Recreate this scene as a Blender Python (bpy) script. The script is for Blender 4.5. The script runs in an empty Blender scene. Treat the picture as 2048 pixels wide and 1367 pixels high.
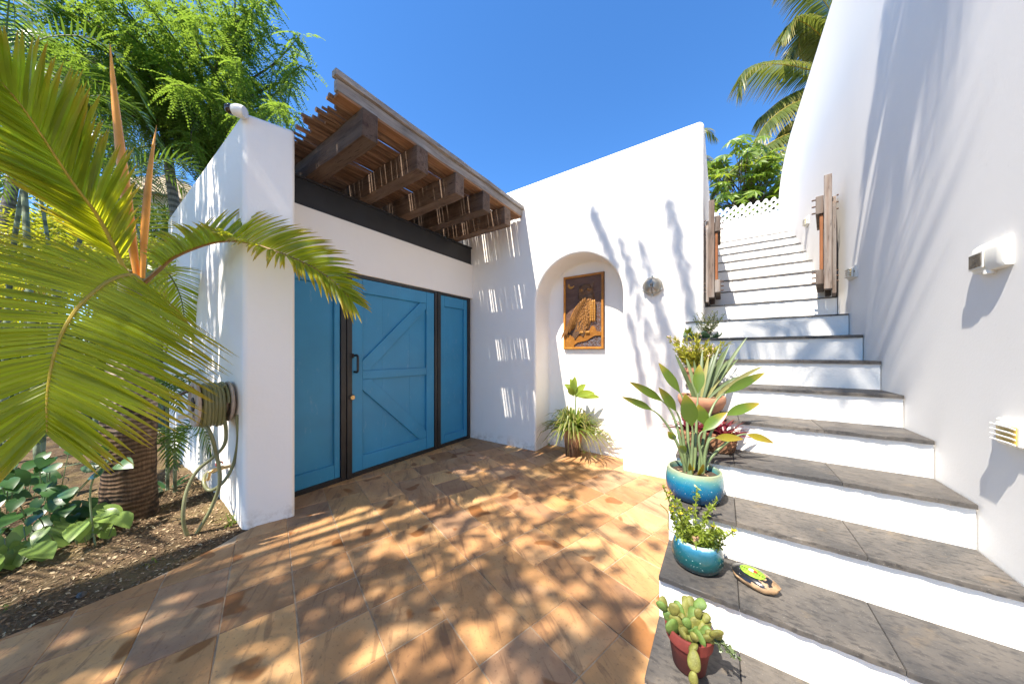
import bpy, bmesh, math, random
from math import sin, cos, pi, radians, sqrt, atan2
from mathutils import Vector, Matrix, Quaternion, noise

# ------------------------------------------------------------------ camera, sky, sun, exposure
# world axes: x runs along the niche wall towards the stairs, y runs away along the gate wall, z up.
# The origin is the floor corner where the gate meets the niche wall.
scene = bpy.context.scene
COL = scene.collection
CAM = Vector((3.416, -3.739, 1.40))
YAW = 0.6064
FPX, CU, CV = 604.3, 1024.0, 705.6
cd = bpy.data.cameras.new('camera')
cam = bpy.data.objects.new('camera', cd)
COL.objects.link(cam)
cam.location = CAM
cam.rotation_euler = (pi / 2, 0, YAW)
cd.sensor_width = 36.0
cd.lens = 36.0 * FPX / 2048.0
cd.shift_y = (CV - 683.5) / 2048.0
cd.clip_start = 0.05
cd.clip_end = 1000.0
scene.camera = cam

SUN = Vector((0.275, 1.0, -1.66))          # the way the sunlight travels
to_sun = -SUN.normalized()
world = bpy.data.worlds.new('World')
scene.world = world
world.use_nodes = True
wt = world.node_tree
wt.nodes.clear()
sky = wt.nodes.new('ShaderNodeTexSky')
sky.sky_type = 'NISHITA'
sky.sun_disc = False
sky.sun_elevation = math.asin(to_sun.z)
sky.sun_rotation = atan2(to_sun.x, to_sun.y)
sky.altitude = 2600.0
sky.air_density = 1.0
sky.dust_density = 0.0
sky.ozone_density = 5.0
bg = wt.nodes.new('ShaderNodeBackground')
bg.inputs['Strength'].default_value = 0.091
wo = wt.nodes.new('ShaderNodeOutputWorld')
hsv = wt.nodes.new('ShaderNodeHueSaturation')
hsv.inputs['Saturation'].default_value = 1.17
wt.links.new(sky.outputs[0], hsv.inputs['Color'])
wt.links.new(hsv.outputs[0], bg.inputs[0])
wt.links.new(bg.outputs[0], wo.inputs[0])

sl = bpy.data.lights.new('sun', 'SUN')
sl.energy = 2.85
sl.angle = radians(0.53)
sl.color = (1.0, 0.93, 0.82)
so = bpy.data.objects.new('sun', sl)
COL.objects.link(so)
so.location = (-3, -8, 14)
so.rotation_euler = to_sun.to_track_quat('Z', 'Y').to_euler()

scene.view_settings.view_transform = 'Standard'
scene.view_settings.look = 'None'
scene.view_settings.gamma = 1.0
scene.view_settings.use_curve_mapping = False
scene.view_settings.exposure = 2.07
scene.cycles.max_bounces = 10
scene.cycles.diffuse_bounces = 6
scene.cycles.transparent_max_bounces = 8
scene.cycles.use_denoising = True

rnd = random.Random(11)
U = rnd.uniform

# ------------------------------------------------------------------ helpers
RX = Vector((cos(YAW), sin(YAW), 0))
RY = Vector((-sin(YAW), cos(YAW), 0))
def at(u, v, dep):
    """photo pixel and depth along the view axis (metres) -> point of the place"""
    return CAM + RX * ((u - CU) / FPX * dep) + RY * dep + Vector((0, 0, -(v - CV) / FPX * dep))

class MB:
    """collects faces of one mesh"""
    def __init__(s):
        s.v, s.f, s.a, s.sm = [], [], [], True
    def add(s, vs, fs, t=0.0):
        n = len(s.v)
        s.v += [tuple(p) for p in vs]
        s.a += list(t) if isinstance(t, (list, tuple)) else [t] * len(vs)
        s.f += [tuple(i + n for i in f) for f in fs]
    def box(s, x0, x1, y0, y1, z0, z1, M=None, c=0.0):
        """box with chamfered edges (c)"""
        if c <= 0:
            vs = [Vector((x, y, z)) for z in (z0, z1) for x, y in ((x0, y0), (x1, y0), (x1, y1), (x0, y1))]
            fs = [(3, 2, 1, 0), (4, 5, 6, 7), (0, 1, 5, 4), (1, 2, 6, 5), (2, 3, 7, 6), (3, 0, 4, 7)]
        else:
            vs, idx = [], {}
            X, Y, Z = (x0, x1), (y0, y1), (z0, z1)
            for i in (0, 1):
                for j in (0, 1):
                    for k in (0, 1):
                        dx, dy, dz = (c if i == 0 else -c), (c if j == 0 else -c), (c if k == 0 else -c)
                        for ax in range(3):
                            p = [X[i] + dx, Y[j] + dy, Z[k] + dz]
                            p[ax] = (X[i], Y[j], Z[k])[ax]
                            idx[(i, j, k, ax)] = len(vs)
                            vs.append(Vector(p))
            fs = []
            for i in (0, 1):
                q = [(i, 0, 0, 0), (i, 1, 0, 0), (i, 1, 1, 0), (i, 0, 1, 0)]
                fs.append([idx[a] for a in (q if i else q[::-1])])
                q = [(0, i, 0, 1), (1, i, 0, 1), (1, i, 1, 1), (0, i, 1, 1)]
                fs.append([idx[a] for a in (q[::-1] if i else q)])
                q = [(0, 0, i, 2), (1, 0, i, 2), (1, 1, i, 2), (0, 1, i, 2)]
                fs.append([idx[a] for a in (q if i else q[::-1])])
            for i in (0, 1):
                for j in (0, 1):
                    for (A, B, key) in ((0, 1, lambda i, j, k: (i, j, k)), (0, 2, lambda i, j, k: (i, k, j)), (1, 2, lambda i, j, k: (k, i, j))):
                        a0, a1 = key(i, j, 0), key(i, j, 1)
                        q = [idx[(*a0, A)], idx[(*a0, B)], idx[(*a1, B)], idx[(*a1, A)]]
                        fs.append(q)
                    for k in (0, 1):
                        fs.append([idx[(i, j, k, 0)], idx[(i, j, k, 1)], idx[(i, j, k, 2)]])
            fs = list({tuple(sorted(f)): tuple(f) for f in fs}.values())
        if M is not None:
            vs = [M @ p for p in vs]
        s.add(vs, fs)
    def tube(s, pts, r, n=8, cap=True, t=0.0):
        pts = [Vector(p) for p in pts]
        m = len(pts)
        rs = r if isinstance(r, (list, tuple)) else [r] * m
        up = Vector((0, 0, 1))
        T0 = (pts[1] - pts[0]).normalized()
        if abs(T0.dot(up)) > 0.95:
            up = Vector((1, 0, 0))
        N = (up - T0 * up.dot(T0)).normalized()
        vs, fs = [], []
        for i in range(m):
            T = (pts[min(i + 1, m - 1)] - pts[max(i - 1, 0)]).normalized()
            N = (N - T * N.dot(T))
            N = N.normalized() if N.length > 1e-6 else T.orthogonal().normalized()
            B = T.cross(N)
            for k in range(n):
                a = 2 * pi * k / n
                vs.append(pts[i] + (N * cos(a) + B * sin(a)) * rs[i])
        for i in range(m - 1):
            for k in range(n):
                a, b = i * n + k, i * n + (k + 1) % n
                fs.append((a, b, b + n, a + n))
        if cap:
            fs.append(tuple(range(n))[::-1])
            fs.append(tuple((m - 1) * n + k for k in range(n)))
        s.add(vs, fs, t)
    def lathe(s, prof, c=(0, 0, 0), n=28, M=None, wob=0.0):
        """profile of (radius, z) turned round z"""
        vs, fs = [], []
        for i, (r, z) in enumerate(prof):
            for k in range(n):
                a = 2 * pi * k / n
                rr = r * (1 + wob * sin(3 * a + i))
                vs.append(Vector((rr * cos(a), rr * sin(a), z)))
        m = len(prof)
        for i in range(m - 1):
            for k in range(n):
                a, b = i * n + k, i * n + (k + 1) % n
                fs.append((a, b, b + n, a + n))
        if prof[0][0] > 1e-4:
            fs.append(tuple(range(n))[::-1])
        if prof[-1][0] > 1e-4:
            fs.append(tuple((m - 1) * n + k for k in range(n)))
        c = Vector(c)
        s.add([(M @ p if M is not None else p) + c for p in vs], fs)
    def prism(s, poly, z0, z1, c=0.0, M=None):
        """flat polygon (x, y) given thickness, top edge chamfered by c"""
        n = len(poly)
        cx = sum(p[0] for p in poly) / n
        cy = sum(p[1] for p in poly) / n
        vs = [Vector((x, y, z0)) for x, y in poly]
        fs = [tuple(range(n))[::-1]]
        if c > 0:
            vs += [Vector((x, y, z1 - c)) for x, y in poly]
            for x, y in poly:
                d = Vector((cx - x, cy - y, 0))
                d = d.normalized() * c if d.length > 0 else d
                vs.append(Vector((x + d.x, y + d.y, z1)))
            L = 2
        else:
            vs += [Vector((x, y, z1)) for x, y in poly]
            L = 1
        for l in range(L):
            for k in range(n):
                a, b = l * n + k, l * n + (k + 1) % n
                fs.append((a, b, b + n, a + n))
        fs.append(tuple(L * n + k for k in range(n)))
        if M is not None:
            vs = [M @ p for p in vs]
        s.add(vs, fs)
    def ribbon(s, pts, ws, side, fold=0.0, cross=3):
        """leaf blade along pts; ws half widths; side = across direction; fold lifts the edges"""
        pts = [Vector(p) for p in pts]
        m = len(pts)
        vs, fs, t = [], [], []
        sd = Vector(side)
        for i in range(m):
            T = (pts[min(i + 1, m - 1)] - pts[max(i - 1, 0)]).normalized()
            S = sd - T * sd.dot(T)
            S = S.normalized() if S.length > 1e-5 else T.orthogonal().normalized()
            N = S.cross(T)
            w = ws[i]
            if cross == 3:
                vs += [pts[i] - S * w + N * w * fold, pts[i], pts[i] + S * w + N * w * fold]
                t += [i / (m - 1)] * 3
            else:
                vs += [pts[i] - S * w, pts[i] + S * w]
                t += [i / (m - 1)] * 2
        for i in range(m - 1):
            for k in range(cross - 1):
                a = i * cross + k
                fs.append((a, a + 1, a + cross + 1, a + cross))
        s.add(vs, fs, t)
    def dome(s, M, nr=5, na=18, t=0.0):
        """half ellipsoid bulging along local +z, unit radius, placed by M"""
        vs, fs = [], []
        for i in range(nr):
            a = (pi / 2) * i / nr
            for k in range(na):
                b = 2 * pi * k / na
                vs.append(M @ Vector((cos(a) * cos(b), cos(a) * sin(b), sin(a))))
        vs.append(M @ Vector((0, 0, 1)))
        for i in range(nr - 1):
            for k in range(na):
                a, b = i * na + k, i * na + (k + 1) % na
                fs.append((a, b, b + na, a + na))
        for k in range(na):
            fs.append(((nr - 1) * na + k, (nr - 1) * na + (k + 1) % na, nr * na))
        s.add(vs, fs, t)
    def mesh(s, name, mat, smooth=True):
        me = bpy.data.meshes.new(name)
        me.from_pydata(s.v, [], s.f)
        at_ = me.attributes.new('t', 'FLOAT', 'POINT')
        at_.data.foreach_set('value', s.a)
        me.materials.append(mat)
        if smooth:
            me.polygons.foreach_set('use_smooth', [True] * len(me.polygons))
        me.update()
        return me

def link(name, me, parent=None):
    o = bpy.data.objects.new(name, me)
    COL.objects.link(o)
    if parent is not None:
        o.parent = parent
    return o
def build(name, mb, mat, parent=None, smooth=False, bevel=0.0, seg=2, ang=40):
    me = mb.mesh(name, mat, smooth)
    if smooth:
        try:
            me.set_sharp_from_angle(angle=radians(50))
        except Exception:
            pass
    o = link(name, me, parent)
    if bevel > 0:
        m = o.modifiers.new('bevel', 'BEVEL')
        m.width = bevel
        m.segments = seg
        m.limit_method = 'ANGLE'
        m.angle_limit = radians(ang)
        if smooth:
            m.harden_normals = True
    if parent is not None:
        o.matrix_parent_inverse = parent.matrix_basis.inverted()
    return o
def tag(o, label=None, cat=None, group=None, kind=None):
    if label: o['label'] = label
    if cat: o['category'] = cat
    if group: o['group'] = group
    if kind: o['kind'] = kind
    return o
def thing(name, label, cat, loc, group=None):
    o = bpy.data.objects.new(name, None)
    COL.objects.link(o)
    o.empty_display_size = 0.1
    o.location = loc
    return tag(o, label, cat, group)
def stuff(o):
    o['kind'] = 'stuff'
    return o
def structure(o):
    o['kind'] = 'structure'
    return o
def bez(p0, p1, p2, p3, n):
    p0, p1, p2, p3 = map(Vector, (p0, p1, p2, p3))
    return [p0 * (1 - t) ** 3 + p1 * 3 * t * (1 - t) ** 2 + p2 * 3 * t * t * (1 - t) + p3 * t ** 3 for t in [i / n for i in range(n + 1)]]
def spline(P, n):
    """smooth curve through the points P, n samples"""
    P = [Vector(p) for p in P]
    Q = [P[0] * 2 - P[1]] + P + [P[-1] * 2 - P[-2]]
    out = []
    m = len(P) - 1
    for k in range(n + 1):
        x = k / n * m
        i = min(int(x), m - 1)
        t = x - i
        a, b, c, d = Q[i], Q[i + 1], Q[i + 2], Q[i + 3]
        out.append(0.5 * ((2 * b) + (c - a) * t + (2 * a - 5 * b + 4 * c - d) * t * t + (3 * b - a - 3 * c + d) * t ** 3))
    return out
def rv(s=1.0):
    return Vector((U(-s, s), U(-s, s), U(-s, s)))

# ------------------------------------------------------------------ materials
class NT:
    def __init__(s, name):
        s.m = bpy.data.materials.new(name)
        s.m.use_nodes = True
        s.t = s.m.node_tree
        s.t.nodes.clear()
        s.out = s.n('OutputMaterial')
    def n(s, typ, **kw):
        nd = s.t.nodes.new('ShaderNode' + typ)
        for k, v in kw.items():
            if k.startswith('_'):
                setattr(nd, k[1:], v)
            else:
                key = k.replace('__', ' ')
                key = int(key[1:]) if key[0] == 'i' and key[1:].isdigit() else key
                sock = nd.inputs[key]
                if isinstance(v, bpy.types.NodeSocket):
                    s.t.links.new(v, sock)
                else:
                    if isinstance(v, tuple) and len(v) == 3 and sock.type == 'RGBA':
                        v = (*v, 1.0)
                    sock.default_value = v
        return nd
    def L(s, a, b):
        s.t.links.new(a, b)
    def coord(s, kind='Object'):
        return s.n('TexCoord').outputs[kind]
    def scaled(s, vec, sc):
        return s.n('Mapping', Vector=vec, Scale=sc).outputs[0]
    def noise(s, vec, scale, detail=5.0, rough=0.55, dist=0.0):
        return s.n('TexNoise', Vector=vec, Scale=scale, Detail=detail, Roughness=rough, Distortion=dist).outputs[0]
    def ramp(s, fac, *stops):
        r = s.n('ValToRGB', Fac=fac)
        e = r.color_ramp.elements
        while len(e) > 1:
            e.remove(e[0])
        e[0].position = stops[0][0]
        c = stops[0][1]
        e[0].color = (c, c, c, 1) if not isinstance(c, tuple) else (*c, 1)
        for p, c in stops[1:]:
            x = e.new(p)
            x.color = (c, c, c, 1) if not isinstance(c, tuple) else (*c, 1)
        return r.outputs[0]
    def mix(s, fac, a, b, mode='MIX'):
        m = s.t.nodes.new('ShaderNodeMix')
        m.data_type = 'RGBA'
        m.blend_type = mode
        for i, v in ((0, fac), (6, a), (7, b)):
            if isinstance(v, bpy.types.NodeSocket):
                s.L(v, m.inputs[i])
            else:
                m.inputs[i].default_value = v if i == 0 else (*v, 1.0)
        return m.outputs[2]
    def math(s, op, a, b=0.0):
        m = s.n('Math', _operation=op)
        for i, v in ((0, a), (1, b)):
            if isinstance(v, bpy.types.NodeSocket):
                s.L(v, m.inputs[i])
            else:
                m.inputs[i].default_value = v
        return m.outputs[0]
    def bump(s, h, strength=0.3, dist=0.01, normal=None):
        b = s.n('Bump', Height=h, Strength=strength, Distance=dist)
        if normal is not None:
            s.L(normal, b.inputs['Normal'])
        return b.outputs[0]
    def pbr(s, color, rough=0.5, normal=None, metal=0.0, spec=0.5, coat=0.0):
        p = s.n('BsdfPrincipled', Base__Color=color, Roughness=rough, Metallic=metal)
        p.inputs['Specular IOR Level'].default_value = spec
        p.inputs['Coat Weight'].default_value = coat
        if normal is not None:
            s.L(normal, p.inputs['Normal'])
        return p
    def done(s, sh):
        s.L(sh.outputs[0], s.out.inputs[0])
        return s.m

def m_plain(name, col, rough=0.5, metal=0.0, var=0.15, scale=12, bump=0.0, coat=0.0, spec=0.5):
    k = NT(name)
    c = k.coord()
    nz = k.noise(c, scale, 4)
    dark = tuple(x * (1 - var) for x in col)
    lite = tuple(min(1, x * (1 + var)) for x in col)
    cc = k.mix(k.ramp(nz, (0.3, 0.0), (0.7, 1.0)), dark, lite)
    nrm = k.bump(k.noise(c, scale * 6, 3), bump, 0.004) if bump else None
    return k.done(k.pbr(cc, rough, nrm, metal, spec, coat))

def m_stucco(name, col=(0.86, 0.82, 0.765), fine=0.35, stains=0.5, bs=0.32):
    k = NT(name)
    c = k.n('NewGeometry').outputs['Position']
    big = k.noise(c, 0.9, 3, 0.5)
    mid = k.noise(c, 6.0, 4, 0.5)
    fin = k.noise(c, 70.0, 4, 0.6)
    trow = k.noise(k.scaled(c, (9, 9, 26)), 1.0, 3, 0.5, 0.6)
    col2 = tuple(x * f for x, f in zip(col, (0.93, 0.925, 0.905)))
    cc = k.mix(k.ramp(big, (0.42, 0.0), (0.75, stains)), col, col2)
    # the dirt splashed up from the ground
    zz = k.n('SeparateXYZ', Vector=c).outputs[2]
    spl = k.math('MULTIPLY', k.ramp(zz, (0.0, 1.0), (0.16, 0.0)), k.ramp(k.noise(c, 11, 4, 0.65), (0.45, 0.0), (0.65, 0.6)))
    cc = k.mix(spl, cc, (0.42, 0.33, 0.24))
    # rain streaks and rubbed patches
    st = k.noise(k.scaled(c, (7, 7, 0.7)), 1.0, 4, 0.6)
    cc = k.mix(k.ramp(st, (0.60, 0.0), (0.80, 0.30 * stains)), cc, tuple(x * 0.82 for x in col))
    sp = k.noise(c, 34.0, 3, 0.5)
    cc = k.mix(k.ramp(sp, (0.72, 0.0), (0.80, 0.25)), cc, tuple(x * 0.7 for x in col))
    h = k.math('ADD', k.math('MULTIPLY', mid, 0.8), k.math('ADD', k.math('MULTIPLY', fin, fine), k.math('MULTIPLY', trow, 0.35)))
    b = k.bump(h, bs, 0.014)
    return k.done(k.pbr(cc, 0.86, b, 0, 0.25))

def m_leaf(name, col, trans, rough=0.42, tip=None, mid=None, tw=0.45, var=0.35, spec=0.45):
    """leaf: glossy skin plus light passing through; tip / mid tint by the position along the blade"""
    k = NT(name)
    isl = k.n('NewGeometry').outputs['Random Per Island']
    pos = k.n('NewGeometry').outputs['Position']
    nz = k.noise(pos, 9.0, 3)
    v = k.math('ADD', k.math('MULTIPLY', k.math('FRACT', k.math('ADD', isl, k.n('ObjectInfo').outputs['Random'])), 0.6), k.math('MULTIPLY', nz, 0.5))
    dark = tuple(x * (1 - var) for x in col)
    lite = (min(1, col[0] * (1 + var * 1.5)), min(1, col[1] * (1 + var)), col[2] * (1 + var * 0.3))
    c = k.mix(k.ramp(v, (0.2, 0.0), (0.9, 1.0)), dark, lite)
    tcol = k.mix(k.ramp(v, (0.2, 0.0), (0.9, 1.0)), tuple(x * 0.8 for x in trans), trans)
    if tip:
        a = k.n('Attribute', _attribute_name='t').outputs['Fac']
        w = k.ramp(k.math('ADD', a, k.math('MULTIPLY', k.math('SUBTRACT', v, 0.5), 0.25)), (0.58, 0.0), (0.95, 1.0))
        c = k.mix(w, c, tip)
        tcol = k.mix(w, tcol, tuple(min(1, x * 1.3) for x in tip))
    p = k.pbr(c, rough, None, 0, spec)
    tr = k.n('BsdfTranslucent', Color=tcol)
    ms = k.n('MixShader', Fac=tw)
    k.L(p.outputs[0], ms.inputs[1])
    k.L(tr.outputs[0], ms.inputs[2])
    return k.done(ms)

def m_wood(name, a, b, axis=(1, 14, 14), rough=0.75, crack=0.5, grey=None):
    k = NT(name)
    c = k.coord()
    oi = k.n('ObjectInfo').outputs['Random']
    cc = k.n('VectorMath', _operation='ADD', i0=c, i1=k.n('CombineXYZ', X=k.math('MULTIPLY', oi, 31.0), Y=k.math('MULTIPLY', oi, 17.0)).outputs[0]).outputs[0]
    g = k.noise(k.scaled(cc, axis), 2.2, 6, 0.6, 0.8)
    g2 = k.noise(k.scaled(cc, tuple(x * 3 for x in axis)), 3.0, 4, 0.6)
    pt = k.noise(cc, 3.5, 3)
    col = k.mix(k.ramp(g, (0.32, 0.0), (0.68, 1.0)), a, b)
    col = k.mix(k.ramp(pt, (0.45, 0.0), (0.75, 0.55)), col, tuple(x * 0.45 for x in a))
    if grey:
        col = k.mix(k.ramp(k.noise(k.scaled(cc, axis), 1.3, 4), (0.40, 0.0), (0.62, 0.8)), col, grey)
    col = k.mix(k.math('MULTIPLY', k.ramp(g2, (0.30, 1.0), (0.42, 0.0)), crack), col, tuple(x * 0.22 for x in a))
    tone = k.n('ObjectInfo').outputs['Random']
    col = k.mix(k.ramp(tone, (0.0, 0.55), (0.7, 0.0)), col, tuple(x * 0.35 for x in a))
    h = k.math('ADD', g, k.math('MULTIPLY', g2, 0.6))
    return k.done(k.pbr(col, rough, k.bump(h, 0.55, 0.012), 0, 0.3))

def m_tile():
    k = NT('quartzite_tile')
    c = k.coord()
    oi = k.n('ObjectInfo')
    off = k.n('CombineXYZ', X=k.math('MULTIPLY', oi.outputs['Random'], 57.0), Y=k.math('MULTIPLY', oi.outputs['Random'], 91.0)).outputs[0]
    cc = k.n('VectorMath', _operation='ADD', i0=c, i1=off).outputs[0]
    base = oi.outputs['Color']
    ang = k.n('Mapping', Vector=cc, Rotation=(0, 0, 0.6)).outputs[0]
    big = k.noise(k.scaled(ang, (1.4, 3.6, 2)), 1.2, 4, 0.55, 0.9)
    vein = k.noise(k.scaled(ang, (1.6, 9, 2)), 1.5, 5, 0.6, 1.2)
    fine = k.noise(cc, 55, 4, 0.6)
    pale = k.noise(cc, 2.4, 4, 0.55, 0.7)
    col = k.mix(k.ramp(big, (0.36, 0.0), (0.66, 0.75)), base, k.mix(0.55, base, (0.20, 0.10, 0.048)))
    col = k.mix(k.ramp(pale, (0.50, 0.0), (0.70, 0.75)), col, k.mix(0.6, base, (0.52, 0.36, 0.19)))
    col = k.mix(k.ramp(k.noise(cc, 2.0, 3, 0.5, 0.4), (0.58, 0.0), (0.74, 0.5)), col, (0.24, 0.155, 0.115))
    col = k.mix(k.ramp(vein, (0.55, 0.0), (0.63, 0.50)), col, (0.15, 0.075, 0.040))
    # rust and damp stains
    st = k.noise(cc, 3.0, 2, 0.45, 0.5)
    col = k.mix(k.ramp(st, (0.655, 0.0), (0.68, 0.8)), col, (0.20, 0.068, 0.012))
    col = k.mix(k.ramp(fine, (0.57, 0.0), (0.70, 0.45)), col, (0.12, 0.062, 0.035))
    spk = k.noise(cc, 140, 2, 0.5)
    col = k.mix(k.ramp(spk, (0.72, 0.0), (0.80, 0.25)), col, (0.5, 0.4, 0.3))
    h = k.math('ADD', k.math('MULTIPLY', big, 1.0), k.math('ADD', k.math('MULTIPLY', vein, 0.7), k.math('MULTIPLY', fine, 0.3)))
    ro = k.ramp(big, (0.3, 0.40), (0.7, 0.60))
    return k.done(k.pbr(col, ro, k.bump(h, 0.30, 0.006), 0, 0.42))

def m_slate():
    k = NT('dark_slate')
    c = k.n('NewGeometry').outputs['Position']
    pa = k.noise(c, 3.2, 5, 0.6, 0.7)
    st = k.noise(k.scaled(c, (30, 60, 40)), 1.0, 4, 0.65)
    sp = k.n('TexVoronoi', Vector=k.scaled(c, (60, 95, 60)), Scale=1.0, _feature='F1')
    col = k.mix(k.ramp(pa, (0.38, 0.0), (0.66, 1.0)), (0.060, 0.057, 0.055), (0.150, 0.130, 0.110))
    col = k.mix(k.ramp(k.noise(c, 6.5, 4, 0.6, 0.6), (0.60, 0.0), (0.72, 0.6)), col, (0.20, 0.15, 0.095))
    col = k.mix(k.ramp(st, (0.36, 0.65), (0.50, 0.0)), col, (0.022, 0.021, 0.022))
    col = k.mix(k.ramp(sp.outputs['Distance'], (0.08, 0.5), (0.16, 0.0)), col, (0.24, 0.21, 0.18))
    flakes = k.noise(c, 120, 2, 0.5)
    col = k.mix(k.ramp(flakes, (0.70, 0.0), (0.76, 0.5)), col, (0.30, 0.28, 0.25))
    tone = k.n('ObjectInfo').outputs['Random']
    col = k.mix(k.ramp(tone, (0.0, 0.45), (0.6, 0.0)), col, (0.035, 0.034, 0.036))
    col = k.mix(k.ramp(tone, (0.6, 0.0), (1.0, 0.30)), col, (0.17, 0.14, 0.11))
    h = k.math('ADD', st, pa)
    return k.done(k.pbr(col, 0.62, k.bump(h, 0.35, 0.006), 0, 0.35))

def m_soil():
    k = NT('garden_soil')
    c = k.n('NewGeometry').outputs['Position']
    a = k.noise(c, 2.2, 5, 0.6)
    b = k.noise(c, 26, 5, 0.7)
    col = k.mix(k.ramp(b, (0.3, 0.0), (0.7, 1.0)), (0.045, 0.028, 0.016), (0.17, 0.115, 0.068))
    col = k.mix(k.ramp(a, (0.45, 0.0), (0.68, 0.75)), col, (0.21, 0.155, 0.07))
    col = k.mix(k.ramp(k.noise(c, 75, 3), (0.62, 0.0), (0.72, 0.7)), col, (0.36, 0.27, 0.17))
    return k.done(k.pbr(col, 0.95, k.bump(k.math('ADD', b, k.noise(c, 90, 3)), 0.8, 0.02), 0, 0.15))

def m_paint(name, col, wear=(0.55, 0.6, 0.6)):
    k = NT(name)
    c = k.n('NewGeometry').outputs['Position']
    grain = k.noise(k.scaled(c, (20, 26, 1.6)), 1.6, 5, 0.6, 0.3)
    big = k.noise(c, 2.0, 3)
    cc = k.mix(k.ramp(big, (0.3, 0.0), (0.75, 1.0)), tuple(x * 0.9 for x in col), tuple(min(1, x * 1.1) for x in col))
    cc = k.mix(k.ramp(grain, (0.62, 0.0), (0.76, 0.14)), cc, tuple(x * 0.6 for x in col))
    dust = k.noise(k.scaled(c, (9, 9, 3)), 2.0, 5, 0.7)
    cc = k.mix(k.ramp(dust, (0.60, 0.0), (0.80, 0.22)), cc, wear)
    return k.done(k.pbr(cc, 0.42, k.bump(grain, 0.22, 0.004), 0, 0.45))

def m_glaze(name, stops, spots=(0.7, 0.85, 0.8)):
    """glazed pot: bands of colour by height (Generated z), speckled"""
    k = NT(name)
    g = k.n('SeparateXYZ', Vector=k.coord('Generated')).outputs[2]
    nz = k.noise(k.coord(), 14, 4, 0.6)
    z = k.math('ADD', g, k.math('MULTIPLY', k.math('SUBTRACT', nz, 0.5), 0.28))
    col = k.ramp(z, *stops)
    sp = k.noise(k.coord(), 95, 2)
    col = k.mix(k.ramp(sp, (0.68, 0.0), (0.74, 0.55)), col, spots)
    return k.done(k.pbr(col, 0.20, k.bump(nz, 0.12, 0.01), 0, 0.5, 0.2))

def m_terracotta(name, col=(0.42, 0.20, 0.12), stain=(0.07, 0.045, 0.03), amt=0.7):
    k = NT(name)
    c = k.coord()
    a = k.noise(c, 9, 5, 0.6)
    col1 = k.mix(k.ramp(a, (0.3, 0.0), (0.7, 1.0)), tuple(x * 0.75 for x in col), tuple(min(1, x * 1.2) for x in col))
    g = k.n('SeparateXYZ', Vector=k.coord('Generated')).outputs[2]
    lo = k.math('ADD', g, k.math('MULTIPLY', k.math('SUBTRACT', k.noise(c, 6, 4), 0.5), 1.1))
    col1 = k.mix(k.math('MULTIPLY', k.ramp(lo, (0.25, 1.0), (0.62, 0.0)), amt), col1, stain)
    return k.done(k.pbr(col1, 0.8, k.bump(k.noise(c, 60, 4), 0.25, 0.004), 0, 0.25))

def m_trunk(name, a, b, ring=26.0, lich=(0.40, 0.33, 0.28), zfade=None):
    k = NT(name)
    c = k.coord()
    z = k.n('SeparateXYZ', Vector=c).outputs[2]
    wv = k.math('SINE', k.math('MULTIPLY', k.math('ADD', z, k.math('MULTIPLY', k.noise(c, 4, 3), 0.08)), ring * 2 * pi))
    vert = k.noise(k.scaled(c, (34, 34, 3.0)), 1.4, 4, 0.7)
    bl = k.noise(c, 6.5, 5, 0.62, 0.4)
    col = k.mix(k.ramp(vert, (0.3, 0.0), (0.7, 1.0)), a, b)
    col = k.mix(k.ramp(k.math('ADD', wv, k.math('MULTIPLY', bl, 0.9)), (0.0, 0.6), (0.6, 0.0)), col, tuple(x * 0.25 for x in a))
    if zfade:
        zz = k.math('ADD', z, k.math('MULTIPLY', k.math('SUBTRACT', bl, 0.5), 0.9))
        col = k.mix(k.ramp(k.math('DIVIDE', zz, 2.0), (zfade[0] / 2, 0.0), (zfade[1] / 2, 1.0)), col, k.mix(k.ramp(wv, (0.0, 0.8), (0.4, 0.0)), lich, tuple(x * 0.35 for x in lich)))
        col = k.mix(k.ramp(k.noise(c, 5.0, 5, 0.65), (0.50, 0.0), (0.62, 0.85)), col, (0.022, 0.018, 0.014))
    h = k.math('ADD', k.math('MULTIPLY', wv, 0.5), vert)
    return k.done(k.pbr(col, 0.9, k.bump(h, 0.6, 0.012), 0, 0.2))

STUCCO = m_stucco('white_stucco')
STUCCO_R = m_stucco('rough_white_render', (0.77, 0.745, 0.715), fine=0.8, stains=0.45, bs=0.05)
LIMEWASH = m_stucco('white_limewash', (0.86, 0.835, 0.79), fine=0.5, stains=0.35)
TILE = m_tile()
SLATE = m_slate()
SOIL = m_soil()
MORTAR = m_plain('sandy_mortar', (0.40, 0.30, 0.20), 0.9, var=0.3, scale=20, bump=0.3)
BLUE = m_paint('blue_paint', (0.032, 0.235, 0.425))
BLACK = m_plain('black_steel', (0.016, 0.015, 0.015), 0.42, 0.0, 0.3, 9, 0.06)
BEAMSTEEL = m_plain('painted_steel', (0.022, 0.022, 0.024), 0.5, 0.0, 0.2, 5, 0.08)
OLDBEAM = m_wood('old_timber', (0.075, 0.040, 0.025), (0.23, 0.145, 0.095), (1.0, 9, 9), crack=1.0, grey=(0.17, 0.115, 0.08))
CANE = m_wood('split_cane', (0.13, 0.068, 0.040), (0.36, 0.215, 0.125), (14, 1.2, 14), crack=0.6)
GREYWOOD = m_wood('weathered_grey_wood', (0.22, 0.185, 0.16), (0.40, 0.36, 0.32), (14, 1.0, 14), crack=0.6)
BROWNBOARD = m_wood('orange_brown_board', (0.22, 0.10, 0.045), (0.36, 0.19, 0.09), (14, 1.0, 14), crack=0.5)
GATEWOOD = m_wood('silvered_gate_wood', (0.14, 0.092, 0.066), (0.28, 0.205, 0.16), (14, 14, 1.0), crack=0.9, grey=(0.30, 0.27, 0.245))
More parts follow.
